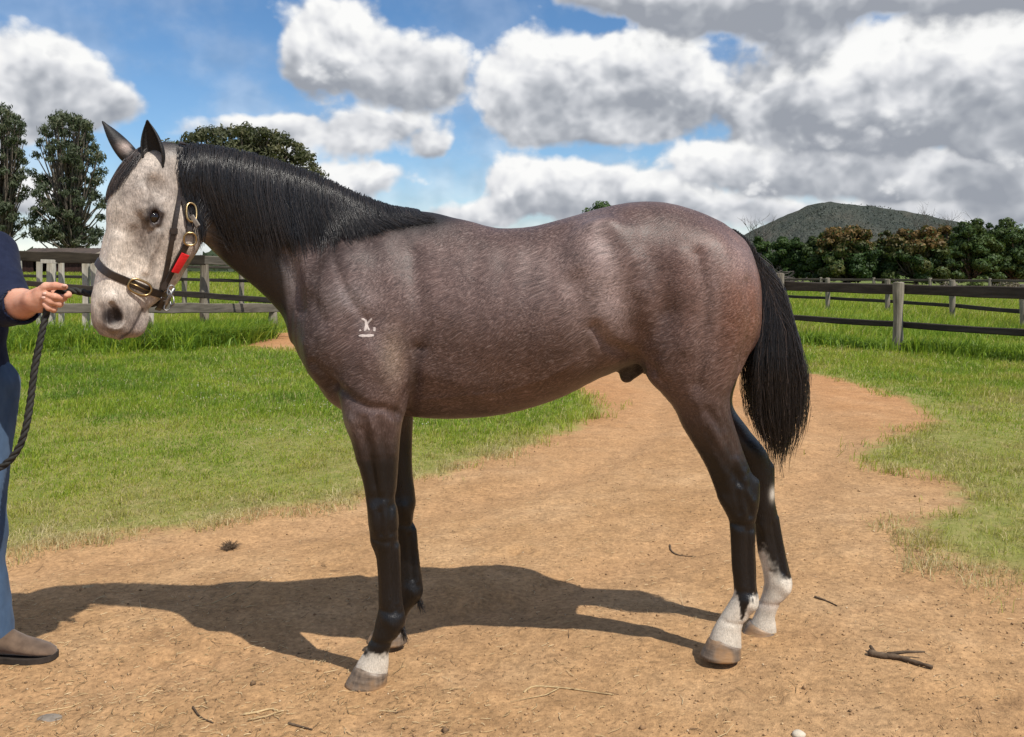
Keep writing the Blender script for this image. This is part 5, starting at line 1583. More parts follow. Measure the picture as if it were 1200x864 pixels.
def tree(name, base, lobes, leaf, per, palette, label, cat='tree', group=None, trunk_r=.2, droop=0., bark=None, shell=.55, rust=0.0, limb_from=.25, aspect=.55, seed=0, crownname='crown', trunk_top=None):
    """lobes: list of (centre, radii). Trunk and limbs go to the lobes."""
    base = Vector(base)
    root = empty(name, base, label, cat, group)
    g = Geo()
    cz = max(c[2] for c, r in lobes); mean = sum((Vector(c) for c, r in lobes), Vector()) / len(lobes)
    top = Vector((base.x + (mean.x - base.x) * .8, base.y + (mean.y - base.y) * .8, trunk_top if trunk_top else base.z + (cz - base.z) * .8))
    tr = []
    for k in range(8):
        u = k / 7; p = base.lerp(top, u)
        tr.append(p + Vector((math.sin(u * 5 + seed) * trunk_r * .5, 0, 0)) if k else base - Vector((0, 0, .15)))
    g.tube(tr, [trunk_r * (1.25 - .2 * min(1, k)) * (1 - .80 * k / 7) for k in range(8)], 8)
    for c, r in lobes:
        c = Vector(c); u = random.uniform(limb_from, .85)
        s = tr[min(7, max(1, int(u * 7)))]
        if s.z > c.z: s = tr[1].lerp(s, .4)
        mid = s.lerp(c, .5) + Vector((random.uniform(-.2, .2), random.uniform(-.2, .2), -.12 * (c - s).length))
        g.tube([s, mid, c, c + (c - mid).normalized() * max(r) * .5], [trunk_r * .42, trunk_r * .28, trunk_r * .14, trunk_r * .05], 5)
    g.build('trunk', bark or m_bark, root, smooth=True)
    P = []; N = []; Cc = []
    pal = np.array(palette, float)
    z0 = min(c[2] - r[2] for c, r in lobes); z1 = max(c[2] + r[2] for c, r in lobes)
    for c, r in lobes:
        n = int(per * (r[0] * r[1] * r[2]) ** (2 / 3.) * 1.0) + 12
        d = rng.normal(size=(n, 3)); d /= np.linalg.norm(d, axis=1, keepdims=True)
        q = rng.uniform(shell, 1.0, (n, 1)) ** .7 * (1 + .22 * (vnoise(d * 2.7 + seed, 3)[:, None] - .5) * 2)
        p = np.array(c) + d * q * np.array(r)
        lobe_t = rng.random()
        t = np.clip(lobe_t * .55 + rng.random(n) * .45, 0, .999) * (len(pal) - 1)
        i0 = t.astype(int); f = (t - i0)[:, None]
        col = pal[i0] * (1 - f) + pal[np.minimum(i0 + 1, len(pal) - 1)] * f
        if rust:
            k = np.clip(sstep((p[:, 2] - z0) / (z1 - z0), .42, .92) * rust * 1.3 + rust * (lobe_t - .55) * .9, 0, 1) * (rng.random(n) < .85)
            col = col * (1 - k[:, None]) + np.array([.150, .088, .026]) * rng.uniform(.6, 1.25, (n, 1)) * k[:, None]
        P.append(p); N.append(d); Cc.append(col * rng.uniform(.75, 1.25, (n, 1)))
    P = np.concatenate(P); N = np.concatenate(N); Cc = np.concatenate(Cc)
    v, f = leaf_cards(P, N, leaf, droop, aspect)
    me = np_mesh(crownname, v, f); set_col(me, 'leafcol', np.repeat(Cc, 4, 0))
    link_mesh(crownname, me, m_leaf, root, smooth=False)
    return root
def dome_lobes(cx, cy, zb, rx, rz, n, lr, ry=None, low=.0):
    ry = ry or rx; out = []
    for k in range(n):
        a = rng.uniform(0, 2 * math.pi); e = math.asin(rng.uniform(low, .98)); q = rng.uniform(.55, .85)
        rr = lr * rng.uniform(.75, 1.3)
        out.append(((cx + rx * q * math.cos(e) * math.cos(a), cy + ry * q * math.cos(e) * math.sin(a), zb + rz * (q + .08) * math.sin(e)), (rr * 1.15, rr * 1.15, rr * .85)))
    out.append(((cx, cy, zb + rz * .42), (rx * .5, ry * .5, rz * .42)))
    return out
GUM = [(.042, .056, .030), (.062, .080, .044), (.086, .104, .058), (.115, .115, .060)]
DARKG = [(.014, .032, .008), (.025, .054, .012), (.042, .080, .018), (.068, .105, .026)]
OLIVE = [(.040, .048, .022), (.062, .070, .032), (.090, .092, .042), (.120, .108, .050)]
# the two gums by the shed
def gum_lobes(pxc, D, spec):
    out = []
    for px_, py_, r in spec:
        c = W(px_, py_, D + rng.uniform(-2.2, 2.2)); rr = r * D / 1000
        out.append((tuple(c), (rr * 1.2, rr * 1.2, rr * .85)))
    return out
def gum(pxb, D, spec, label, seed):
    bx_ = (pxb - 600) * D / 1000
    return tree('gum_tree', (bx_, D, G(bx_, D)), gum_lobes(pxb, D, spec), .34, 260, GUM, label, 'gum tree', None, .26, .9, m_bark, .05, 0, .2, .30, seed, trunk_top=W(pxb, 165, D).z)
spec = []
for k in range(170):
    y = random.uniform(138, 284); w = np.interp(y, [132, 150, 180, 220, 262, 290], [14, 28, 38, 44, 44, 36])
    spec.append((80 + random.uniform(-w, w), y, random.uniform(3.0, 8.0)))
for k in range(40):
    spec.append((80 + random.uniform(-42, 42), random.uniform(215, 288), random.uniform(3.5, 8)))
spec += [(72, 136, 9), (86, 140, 9), (64, 146, 9), (100, 150, 8), (92, 165, 11), (84, 180, 10), (70, 168, 9), (106, 190, 9), (60, 215, 10), (75, 240, 10), (95, 236, 9), (110, 214, 8), (70, 270, 9), (92, 272, 9)]
gum(84, 74, spec, 'tall full gum tree beside the horse ears, right of its slimmer neighbour', 1)
spec = []
for k in range(140):
    y = random.uniform(130, 284); w = np.interp(y, [124, 150, 200, 290], [12, 26, 28, 28])
    spec.append((2 + random.uniform(-w, w), y, random.uniform(3.0, 7.5)))
spec += [(4, 128, 9), (14, 138, 8), (-8, 140, 9), (22, 152, 7), (4, 150, 9), (26, 200, 7), (16, 180, 8), (-20, 170, 10), (-30, 200, 11)]
gum(6, 78, spec, 'slim gum tree cut by the left edge of the photo, above the navy shirt', 2)
# rounded tree behind the mane, small one at its left
c = W(289, 232, 62)
sil = []
for px_ in np.arange(207, 372, 6.0):
    y = np.interp(px_, [205, 222, 250, 290, 330, 350, 368], [168, 156, 149, 144, 155, 168, 196])
    for q_ in range(3):
        cc = W(px_ + random.uniform(-3, 3), y + 8 + q_ * 15 + random.uniform(-5, 6), 62 + random.uniform(-2, 2)); sil.append((tuple(cc), (.72 * random.uniform(.6, 1.2), .72, .56 * random.uniform(.6, 1.2))))
tree('dome_tree', (c.x, c.y, G(c.x, c.y)), dome_lobes(c.x, c.y, 4.6, 5.0, 7.2, 90, .78) + sil, .30, 300, OLIVE, 'broad domed olive tree standing behind the horse mane', 'tree', None, .35, .4, m_bark, .3, 0, .3, .4, 3)
c = W(203, 200, 66)
tree('bushy_tree', (c.x, c.y, G(c.x, c.y)), dome_lobes(c.x, c.y, 5.6, 2.3, 7.2, 34, .66), .30, 300, OLIVE, 'small rounded tree showing between the horse ears and the mane', 'tree', None, .25, .4, m_bark, .3, 0, .3, .4, 4)
c = W(703, 260, 120)
tree('leafy_tree', (c.x, c.y, G(c.x, c.y)), dome_lobes(c.x, c.y, 5.6, 3.0, 6.4, 18, 1.0), .42, 240, DARKG[1:], 'distant green tree whose top peeps over the horse back', 'tree', None, .25, .2, m_bark, .3, 0, .3, .5, 5)
# the row of dense trees beyond the right paddock
ROW = [ # px, top py, half width px, depth, rust, palette, label
 (893, 277, 22, 84, 0, DARKG[1:], 'mid green tree at the foot of the hill, first in the row'),
 (925, 274, 26, 80, 0, DARKG, 'dark green tree between the horse tail and the first rusty crown'),
 (958, 270, 24, 78, .12, DARKG[:3], 'low dark tree pressed against the left side of the first rusty crown'),
 (992, 261, 44, 72, .95, DARKG, 'broad tree with rust brown crown below the peak of the hill'),
 (1072, 261.5, 44, 70, .95, DARKG, 'broad tree with orange brown crown, right of the other rusty one'),
 (1036, 270, 20, 77, .35, DARKG[:3], 'dark tree filling the gap between the two rusty crowns'),
 (1107, 255, 22, 78, .75, DARKG[1:], 'tree with a small reddish top rising behind the second rusty crown'),
 (1138, 256, 36, 72, .06, DARKG[1:], 'dark green tree right of the rusty crowns, light bush at its foot'),
 (1190, 254, 36, 73, .04, DARKG[1:], 'tall dark green tree at the right edge of the photo'),
 (1165, 258, 26, 80, .0, DARKG[:3], 'deep green tree set back between the last two trees at right'),
 (1250, 252, 40, 72, .1, DARKG, 'dark green tree just beyond the right edge'),
 (1320, 256, 42, 74, .3, DARKG, 'dense green tree well beyond the right edge'),
 (850, 284, 24, 92, 0, DARKG, 'low dark green tree hidden behind the horse rump'),
]
for k, (px_, tp_, hw_, D, rust, pal, lab) in enumerate(ROW):
    c = W(px_, 318, D); zt = W(px_, tp_ - 4, D).z; rx = hw_ * D / 1000
    zb = .9
    tree('dense_tree', (c.x, c.y, G(c.x, c.y)), dome_lobes(c.x, c.y, zb, rx, zt - zb - .1, 90, .18 * min(rx, 3.0), low=-.05), .24, 620, pal, lab, 'tree', 'row of dense trees beyond the right paddock', .22, .1, m_bark, .5, rust, .25, .6, 10 + k, trunk_top=zt * .5)
# pale bush, dry shrubs, brush pile
def shrub(name, px_, py_t, hw_, D, pal, label, cat, leaf=.22, per=260):
    c = W(px_, 318, D); zt = max(.5, W(px_, py_t, D).z); rx = hw_ * D / 1000
    tree(name, (c.x, c.y, G(c.x, c.y)), dome_lobes(c.x, c.y, .12, rx, zt, 9, .35 * rx), leaf, per, pal, label, cat, None, .05, .1, m_bark, .4, 0, .2, .5, 30)
shrub('bush', 1143, 326, 10, 62, [(.09, .13, .03), (.14, .19, .045)], 'pale green rounded bush under the dark trees at right', 'bush')
shrub('dry_shrub', 1118, 334, 18, 58, [(.12, .10, .075), (.20, .17, .12)], 'dry grey brown shrub left of the pale green bush', 'shrub', .18, 160)
shrub('dry_shrub', 1178, 333, 20, 58, [(.12, .10, .07), (.19, .165, .11)], 'dry brown shrub right of the pale green bush', 'shrub', .18, 160)
# dead brush heap near the tail
bp = empty('brush_pile', W(912, 338, 66), 'heap of dead grey branches behind the fence, right of the tail', 'brush pile')
for k in range(150):
    a = random.uniform(0, 6.28); r_1 = random.uniform(0, 1.6); z = random.uniform(.05, 1.35) * (1 - r_1 / 2.0)
    c = Vector((W(912, 318, 66).x + math.cos(a) * r_1 * 1.25, 66 + math.sin(a) * r_1, z)); d = Vector((random.gauss(0, 1), random.gauss(0, 1), random.gauss(0, .35))).normalized()
    L = random.uniform(.5, 1.3)
    if k == 0: gg = Geo()
    gg.tube([c - d * L, c + Vector((0, 0, .1)), c + d * L], [.035, .03, .012], 4)
gg.build('branches', simple_mat('dead_wood', (.055, .048, .042), (.15, .13, .115), 8, .9, .1, bump_s=.3), bp)['kind'] = 'stuff'
# leafless trees against the sky
m_bare = simple_mat('bare_twigs', (.09, .08, .075), (.17, .15, .14), 8, .9, .1, bump_s=0)
def bare_tree(px_, D, ht, spread, label, seed):
    random.seed(seed)
    x0 = (px_ - 600) * D / 1000
    root = empty('bare_tree', (x0, D, G(x0, D)), label, 'bare tree', 'leafless trees along the skyline')
    g = Geo(); tw = Geo()
    def br(p, d, L, r, lev):
        pts = [p]; q = p.copy(); dd = d.copy()
        for k in range(4):
            dd = (dd + Vector((random.gauss(0, .13), random.gauss(0, .13), random.gauss(.04, .06)))).normalized(); q = q + dd * L / 4; pts.append(q.copy())
        (g if lev < 2 else tw).tube(pts, [r, r * .9, r * .75, r * .6, r * .35], 4, caps=False)
        if lev < 4:
            for k in range(3 if lev else 4):
                s = pts[random.randint(2, 4)]
                nd = (dd + Vector((random.gauss(0, spread), random.gauss(0, spread), random.gauss(.1, .2)))).normalized()
                br(s, nd, L * random.uniform(.5, .75), r * .5, lev + 1)
    br(Vector((x0, D, G(x0, D) - .2)), Vector((random.gauss(0, .05), 0, 1)), ht * .5, ht * .017, 0)
    g.build('trunk', m_bare, root); tag(tw.build('twigs', m_bare, root), kind='stuff')
bare_tree(873, 100, 8.2, .55, 'bare pale tree against the sky just right of the rump', 3)
bare_tree(890, 104, 7.6, .55, 'thin bare tree in front of the left foot of the hill', 4)
bare_tree(1096, 96, 8.0, .5, 'bare tree rising behind the reddish crown', 5)
bare_tree(1124, 98, 8.4, .5, 'bare twiggy tree on the skyline above the dark green trees', 6)
random.seed(11)
# scrub and bare trees on the hill
n = 11000
pxh = rng.uniform(860, 1330, n); vv = rng.random(n) ** .7 * .5
Xc = (pxh - 600) / 1000 * HD; Dd = HD * (.72 + .56 * vv)
jj = np.clip((vv * (ny_ - 1)).astype(int), 0, ny_ - 1); ii = np.clip(((pxh - 540) / 940 * (nx_ - 1)).astype(int), 0, nx_ - 1)
zz = hill.data.vertices
hv = np.empty(len(zz) * 3, np.float32); zz.foreach_get('co', hv); hv = hv.reshape(-1, 3)
P = hv[jj * nx_ + ii] + np.stack([rng.normal(0, 4, n), rng.normal(0, 8, n), rng.uniform(0, 5, n)], 1)
v, f = leaf_cards(P, np.tile(np.array([0, -1., .3]), (n, 1)), 5.0, .9, .45)
me = np_mesh('hillside_scrub', v, f); set_col(me, 'leafcol', np.repeat(np.array([[.046, .056, .050]]) * rng.uniform(.5, 1.9, (n, 1)) + np.array([.012, .004, 0]) * rng.random((n, 1)), 4, 0))  # leaf colour carries the hill's painted grey-blue haze too
tag(link_mesh('hillside_scrub', me, m_leaf, smooth=False), kind='stuff')
# far-off woods along the horizon
n = 9000
a_ = rng.uniform(-math.pi, math.pi, n); d_ = rng.uniform(280, 700, n)
a_ = np.where(rng.random(n) < .6, rng.uniform(-.75, .75, n), a_)
hgt_ = 6 + 9 * vnoise(np.stack([a_ * 40, d_ / 60], 1), 9)
P = np.stack([d_ * np.sin(a_), d_ * np.cos(a_), rng.uniform(.1, 1, n) * hgt_ * .62], 1)
P[:, 2] += gz(P[:, 0], P[:, 1])
v, f = leaf_cards(P, np.tile(np.array([0, -1., .4]), (n, 1)), 4.5, 0, .7)
me = np_mesh('distant_woodland', v, f); set_col(me, 'leafcol', np.repeat(np.array([.045, .065, .032]) * rng.uniform(.6, 1.4, (n, 1)), 4, 0))
tag(link_mesh('distant_woodland', me, m_leaf, smooth=False), kind='stuff')

# ================================================================== FENCES
m_rail_dark = simple_mat('weathered_dark_rail', (.016, .013, .011), (.060, .050, .042), 7, .85, .2, bump_s=.6, bump_d=.01, stretch=(.35, .35, 3))
m_rail_grey = simple_mat('weathered_grey_rail', (.070, .060, .047), (.19, .165, .135), 7, .85, .2, bump_s=.6, bump_d=.01, stretch=(.35, .35, 3))
m_rail_brown = simple_mat('weathered_brown_rail', (.045, .036, .028), (.125, .105, .085), 7, .85, .2, bump_s=.6, bump_d=.01, stretch=(.35, .35, 3))
m_rail_dark2 = simple_mat('weathered_umber_rail', (.022, .017, .014), (.080, .064, .052), 7, .85, .2, bump_s=.6, bump_d=.01, stretch=(.35, .35, 3))
m_post = simple_mat('weathered_post', (.115, .098, .076), (.30, .265, .21), 9, .85, .2, bump_s=.8, bump_d=.012, stretch=(2.5, 2.5, .35))
m_post_white = simple_mat('old_white_post', (.27, .25, .215), (.50, .47, .41), 9, .85, .2, bump_s=.5, bump_d=.01, stretch=(2.5, 2.5, .35))
def post(X, Y, top, r, mat, parent, square=False, sink=.25, lean=(0, 0), base=None):
    zb = (G(X, Y) if base is None else base) - sink
    rings = []; n = 14
    for k in range(9):
        u = k / 8; z = zb + (top - zb) * u
        wob_ = 1 + .10 * math.sin(u * 7 + X * 5) + random.uniform(-.03, .03)
        ring = []
        for i in range(n):
            an = 2 * math.pi * i / n
            q = 1.0
            if square:
                q = 1 / max(abs(math.cos(an)), abs(math.sin(an))) * .93
                q = min(q, 1.24)
            rr = r * wob_ * q * (1 + .05 * math.sin(3 * an + X * 3 + u))
            ring.append(Vector((X + lean[0] * u + rr * math.cos(an), Y + lean[1] * u + rr * math.sin(an), z + (.008 * math.sin(an * 2 + X) if k == 8 else 0))))
        rings.append(ring)
    c = sum(rings[-1], Vector()) / n
    rings.append([p.lerp(c, .18) + Vector((0, 0, .010)) for p in rings[-1]])
    return Geo().loft(rings).build('post', mat, parent, smooth=False)
def rail(a, b, h, t, mat, parent, sag=.012, name='rail'):
    """board between two points (centres of its ends)"""
    a = Vector(a); b = Vector(b); d = (b - a); L = d.length; d.normalize()
    w = Vector((d.y, -d.x, 0)).normalized(); up = w.cross(d).normalized()
    if up.z < 0: up = -up
    n = max(6, int(L / .3)); rings = []
    sd = random.uniform(0, 50)
    for k in range(n + 1):
        u = k / n; c = a.lerp(b, u) - Vector((0, 0, sag * math.sin(math.pi * u)))
        e1 = (vnoise(np.array([[u * L * 1.6 + sd, 1.0]]), 3)[0] - .5) * .12 * h; e2 = (vnoise(np.array([[u * L * 1.6 + sd, 9.0]]), 4)[0] - .5) * .12 * h
        hh = h / 2; tt_ = t / 2; bv = min(.012, t * .25)
        ring = [c + w * (-tt_) + up * (hh - bv + e1), c + w * (-tt_ + bv) + up * (hh + e1), c + w * (tt_ - bv) + up * (hh + e1), c + w * tt_ + up * (hh - bv + e1),
                c + w * tt_ - up * (hh - bv - e2), c + w * (tt_ - bv) - up * (hh - e2), c + w * (-tt_ + bv) - up * (hh - e2), c + w * (-tt_) - up * (hh - bv - e2)]
        rings.append(ring)
    return Geo().loft(rings).build(name, mat, parent)
m_rail_umber = simple_mat('mossy_brown_rail', (.018, .014, .010), (.062, .050, .036), 7, .85, .2, bump_s=.6, bump_d=.01, stretch=(.35, .35, 3))
# near fence, right
fr = empty('paddock_fence', (6.42, 14.2, 0), 'nearest post and rail paddock fence at right with one thick grey post', 'fence')
fd = Vector((.549, -.836, 0)); fA = Vector((6.42, 14.2, 0)); fn = Vector((.836, .549, 0))
pk = []
for k in range(-4, 6):
    p = fA + fd * (2.42 * k); pk.append(p)
    zt = {0: 1.185, -1: 1.33}.get(k, 1.2 + random.uniform(-.04, .04))
    post(p.x, p.y, zt, .082 if k == 0 else .078, m_post, fr, lean=(.01 if k == 0 else random.uniform(-.02, .02), 0))
for i in range(len(pk) - 1):
    u0, u1 = i - 4, i - 3
    for top_, h_, t_, m_ in ((1.165, .17, .045, m_rail_dark2), (.545, .105, .055, m_rail_dark)):
        z0 = top_ - .018 * u0 - h_ / 2 + random.uniform(-.006, .006); z1 = top_ - .018 * u1 - h_ / 2
        a = pk[i] + fn * (.082 + t_ / 2) - fd * .04; b_ = pk[i + 1] + fn * (.082 + t_ / 2) + fd * .038
        rail((a.x, a.y, z0), (b_.x, b_.y, z1), h_, t_, m_, fr)
# farther fence, right
ff_ = empty('paddock_fence', (10.9, 26, 0), 'farther thin post and rail fence crossing the right paddock below the trees', 'fence')
pts = []
for px_, lo_y in ((800, 339), (858, 342), (912, 345.5), (970, 349), (1040, 354), (1116, 359.5), (1199, 365.5), (1290, 372)):
    D = .80 * 1000 / (lo_y - 318); D = np.interp(px_, [912, 1199], [31, 19.5]) if 912 <= px_ <= 1199 else (D if px_ > 1199 else 31 + (912 - px_) * .05)
    X = (px_ - 600) * D / 1000; pts.append((X, D))
for k, (X, Y) in enumerate(pts):
    post(X, Y, 1.10 + random.uniform(-.03, .05), .075, m_post, ff_, sink=.3)
for k in range(len(pts) - 1):
    (x0, y0), (x1, y1) = pts[k], pts[k + 1]
    for z, h_, m_ in ((.98, .11, m_rail_brown), (.50, .10, m_rail_dark)):
        dz0 = -.05 * (k / 6); dz1 = -.05 * ((k + 1) / 6)
        rail((x0 + .10, y0 + .09, z + dz0), (x1 + .095, y1 + .09, z + dz1), h_, .045, m_, ff_, sag=.01)
# third line, farther still
f3 = empty('paddock_fence', (14, 44, 0), 'most distant low rail fence in front of the dark trees at right', 'fence')
pts = [(((px_ - 600) * D / 1000), D) for px_, D in ((840, 52), (900, 50), (962, 48), (1024, 46), (1090, 44), (1160, 42), (1235, 40))]
for X, Y in pts: post(X, Y, 1.02, .08, m_post, f3, sink=.3)
for (x0, y0), (x1, y1) in zip(pts[:-1], pts[1:]):
    rail((x0 + .08, y0 - .11, .92), (x1 + .075, y1 - .11, .92), .12, .05, m_rail_brown, f3)
# stock yard fence, left
yf = empty('yard_fence', W(240, 399, 17.2), 'tall stock yard fence with broad weathered top rail and white posts behind the head', 'fence')
def railpx(a, Da, b, Db, hpx, t, mat, parent):
    A_ = W(a[0], a[1], Da); B_ = W(b[0], b[1], Db)
    return rail(A_, B_, hpx * (Da + Db) / 2000, t, mat, parent, sag=.0)
railpx((-60, 297.5), 20.4, (107, 302.6), 19.4, 12, .05, m_rail_umber, yf)
railpx((107.6, 302.8), 19.4, (240, 304.8), 18.4, 12, .05, m_rail_umber, yf)
railpx((240.6, 305.0), 18.4, (352, 309.2), 17.8, 11, .05, m_rail_grey, yf)
railpx((-60, 325.5), 20.4, (107, 338), 19.4, 6, .05, m_rail_dark, yf)
railpx((107.6, 338), 19.4, (240, 346.2), 18.4, 6.5, .05, m_rail_dark, yf)
railpx((240.6, 346.4), 18.4, (360, 355.5), 17.6, 7, .05, m_rail_dark, yf)
def ppx(px_, D, topy, r, mat, parent, **k):
    p = W(px_, topy, D); post(p.x, p.y, p.z, r, mat, parent, **k)
for px_, D, ty, r in ((-38, 20.6, 300, .09), (20, 20.25, 300, .10), (46, 20.1, 303, .055), (60, 20.0, 303, .085), (72, 19.9, 303, .06), (101, 19.75, 303, .075), (110.5, 19.65, 303, .07), (176, 19.2, 304, .08), (239.5, 18.72, 309, .098)):
    ppx(px_, D, ty, r, m_post_white if px_ < 200 else m_post, yf, square=px_ < 200)
# the lighter board patch on the top rail
g = W(59, 306.5, 19.62); Geo().box(g, (.44, .022, .085), rot=Matrix.Rotation(.02, 3, 'Y'), jit=.006).build('board', m_post_white, yf, bevel=.004)
# second yard line farther back
y2 = empty('yard_fence', W(283, 352, 27), 'low dark rail fence far behind the throat of the horse', 'fence')
railpx((-40, 322), 32, (150, 325.8), 29, 3.4, .05, m_rail_dark, y2)
railpx((150.4, 325.8), 29, (283, 329.2), 27, 3.6, .05, m_rail_dark, y2)
railpx((283.4, 329.2), 27, (380, 332.4), 25.5, 3.8, .05, m_rail_dark, y2)
railpx((150.4, 312), 29, (380, 315), 25.5, 3.2, .05, m_rail_brown, y2)
for px_, D in ((-40, 32.2), (60, 30.7), (150, 29.2), (216, 28.2), (283, 27.2), (352, 26.2)): ppx(px_, D, 310, .085, m_post, y2)
# low barrier rail
lb = empty('barrier_rail', W(150, 410, 15), 'low grey barrier rail on short stumps in the long grass behind the muzzle', 'rail')
rail(W(-40, 361.2, 12.6), W(150, 361.2, 15.0), .155, .10, m_rail_grey, lb, sag=0)
rail(W(150.5, 361.2, 15.02), W(336, 361.0, 20.6), .19, .10, m_rail_grey, lb, sag=0)
for px_, D, r in ((150, 15.0, .135), (320, 20.0, .10), (-34, 12.6, .11)): ppx(px_, D, 366.5, r, m_post, lb)

# ================================================================== SHED
shed = empty('shed', W(66, 321, 60), 'long low dark red shed with brown roof beyond the yard fence', 'shed')
m_shedwall = simple_mat('dark_red_boards', (.022, .010, .009), (.050, .024, .020), 4, .8, .2, bump_s=.2)
m_shedroof = simple_mat('rusty_roof_iron', (.035, .026, .020), (.085, .060, .045), 3, .6, .4, bump_s=.2)
m_shedpale = simple_mat('pale_roof_iron', (.16, .13, .10), (.26, .22, .17), 3, .6, .4, bump_s=.2)
def lx(px_, D): return (px_ - 600) * D / 1000
x0, x1 = lx(24, 60), lx(190, 60); zg0 = 1.1; ze = W(0, 300, 60).z; zr = W(0, 290, 60).z
nb = 44
for k in range(nb):
    xa = x0 + (x1 - x0) * k / nb
    if 4 <= k <= 8 or 20 <= k <= 23: continue
    Geo().box((xa + .5 * (x1 - x0) / nb, 60 + random.uniform(0, .02), (zg0 + ze) / 2 - .1), ((x1 - x0) / nb - .015, .04, ze - zg0 + .2)).build('board', m_shedwall, shed)
Geo().box(((x0 + x1) / 2, 64.6, (zg0 + ze) / 2), (x1 - x0, .06, ze - zg0)).build('back_wall', m_shedwall, shed)
for xs_ in (x0, x1): Geo().box((xs_, 62.3, (zg0 + ze) / 2), (.06, 4.54, ze - zg0)).build('end_wall', m_shedwall, shed)
def roof_sheet(xa, xb, ya, yb, za, zb, mat):
    vs = []; fs = []; n = 40
    for k in range(n + 1):
        x = xa + (xb - xa) * k / n; dz = .025 if k % 2 else 0
        vs += [(x, ya, za + dz), (x, yb, zb + dz), (x, ya, za + dz - .04), (x, yb, zb + dz - .04)]
    for k in range(n):
        o = k * 4; fs += [(o, o + 4, o + 5, o + 1), (o + 2, o + 3, o + 7, o + 6), (o, o + 2, o + 6, o + 4), (o + 1, o + 5, o + 7, o + 3)]
    fs += [(0, 1, 3, 2), (n * 4, n * 4 + 2, n * 4 + 3, n * 4 + 1)]
    Geo().add(vs, fs).build('roof', mat, shed)
xm = lx(112, 60)
roof_sheet(x0 - .4, xm, 59.6, 62.3, ze, zr, m_shedroof); roof_sheet(x0 - .4, xm, 62.34, 65, zr, ze, m_shedroof)
roof_sheet(xm + .02, x1 + .3, 59.6, 62.3, ze + .1, zr + .12, m_shedpale); roof_sheet(xm + .02, x1 + .3, 62.34, 65, zr + .12, ze + .1, m_shedpale)
print('setting', round(time.time() - T0, 1))

# ================================================================== GRASS AND LITTER
m_grass, nt, b = new_mat('grass_blades')
gc = nt.ramp(nt.attr('tint'), [(.0, (.10, .190, .018)), (.25, (.215, .33, .022)), (.45, (.32, .385, .034)), (.62, (.40, .375, .070)), (.80, (.47, .39, .16)), (1.0, (.62, .52, .29))])
nt.put(b.inputs['Base Color'], gc); b.inputs['Roughness'].default_value = .5; b.inputs['Specular IOR Level'].default_value = .35
tr = nt.n('ShaderNodeBsdfTranslucent'); nt.put(tr.inputs['Color'], nt.mix(.35, gc, (.20, .26, .03)))
mx_ = nt.n('ShaderNodeMixShader'); mx_.inputs[0].default_value = .45
nt.put(mx_.inputs[1], b.outputs[0]); nt.put(mx_.inputs[2], tr.outputs[0])
nt.put([n_ for n_ in nt.t.nodes if n_.type == 'OUTPUT_MATERIAL'][0].inputs['Surface'], mx_.outputs[0])
def blades(XY, h, w, tint, name, lean=.45, wind=(.25, .0), curl=.5, z=None):
    n = len(XY)
    zz = gz(XY[:, 0], XY[:, 1]) - .004 if z is None else z
    a = rng.uniform(0, 2 * math.pi, n)
    d = np.stack([np.cos(a), np.sin(a)], 1)
    th = rng.uniform(0, 2 * math.pi, n); L = np.abs(rng.normal(0, lean, n))
    off = np.stack([np.cos(th) * L + wind[0], np.sin(th) * L + wind[1]], 1) * h[:, None]
    s = np.stack([d[:, 0], d[:, 1], np.zeros(n)], 1) * (w / 2)[:, None]
    B0 = np.stack([XY[:, 0], XY[:, 1], zz], 1)
    Mi = B0 + np.concatenate([off * .32, (h * .60)[:, None]], 1)
    Ti = B0 + np.concatenate([off * (1 + curl * .3), (h * (1.0 - .35 * np.clip(L, 0, 1)))[:, None]], 1)
    V = np.stack([B0 - s, B0 + s, Mi + s * .8, Mi - s * .8, Ti], 1).reshape(-1, 3)
    k = np.arange(n) * 5
    loops = np.stack([k, k + 1, k + 2, k + 3, k + 3, k + 2, k + 4], 1).reshape(-1)
    sizes = np.tile([4, 3], n)
    me = np_mesh(name, V, loops, sizes)
    set_f(me, 'tint', np.repeat(np.clip(tint, 0, 1), 5))
    o = link_mesh(name, me, m_grass, smooth=False); tag(o, kind='stuff'); return o
def wedge(n, d0, d1, p, side=.70):
    u = rng.random(n)
    e = 2 - p
    D = (d0 ** e + u * (d1 ** e - d0 ** e)) ** (1 / e)
    return np.stack([rng.uniform(-side, side, n) * D, D], 1)
# lawn and verge
XY = wedge(720000, 2.6, 19.0, 1.75, .95)
sd = grass_sd(XY)
nz = fbm(XY * 1.6, 4, 51) - .47; nz2 = fbm(XY * 6.5, 3, 52) - .45
right = XY[:, 0] > 1.6
inside = sd + nz * .60 + nz2 * .60
patchy = fbm(XY * np.array([2.3, 1.4]), 3, 57)
keep = rng.random(len(XY)) < sstep(inside, -.16, .36) * np.where(right & (XY[:, 1] < 9), .42 + .58 * sstep(patchy, .34, .56), 1.0)
XY = XY[keep]; sd = sd[keep]; nz = nz[keep]; nz2 = nz2[keep]; right = right[keep]
D = XY[:, 1]
lush = sstep(fbm(XY * .55, 3, 53), .36, .60)
h = (.026 + .034 * rng.random(len(XY))) * (1 + .9 * np.clip(nz2 * 2.5, 0, 1)) * (1 + .55 * sstep(D, 8, 16) + .7 * lush * sstep(D, 5, 8))
h *= np.where(right, 1.05, 1.0)
dry = np.clip(.50 - .28 * sstep(D, 4.6, 9.5) - .16 * lush + .30 * np.exp(-(np.maximum(sd, 0) / .35) ** 2) + np.where(right, .26 * sstep(8.5, D, 4) + .12, 0), 0, 1)
dry = np.where(right, np.clip(.30 + .35 * (1 - sstep(D, 4, 11)) + .6 * (patchy[keep] - .45), .15, .9), dry)
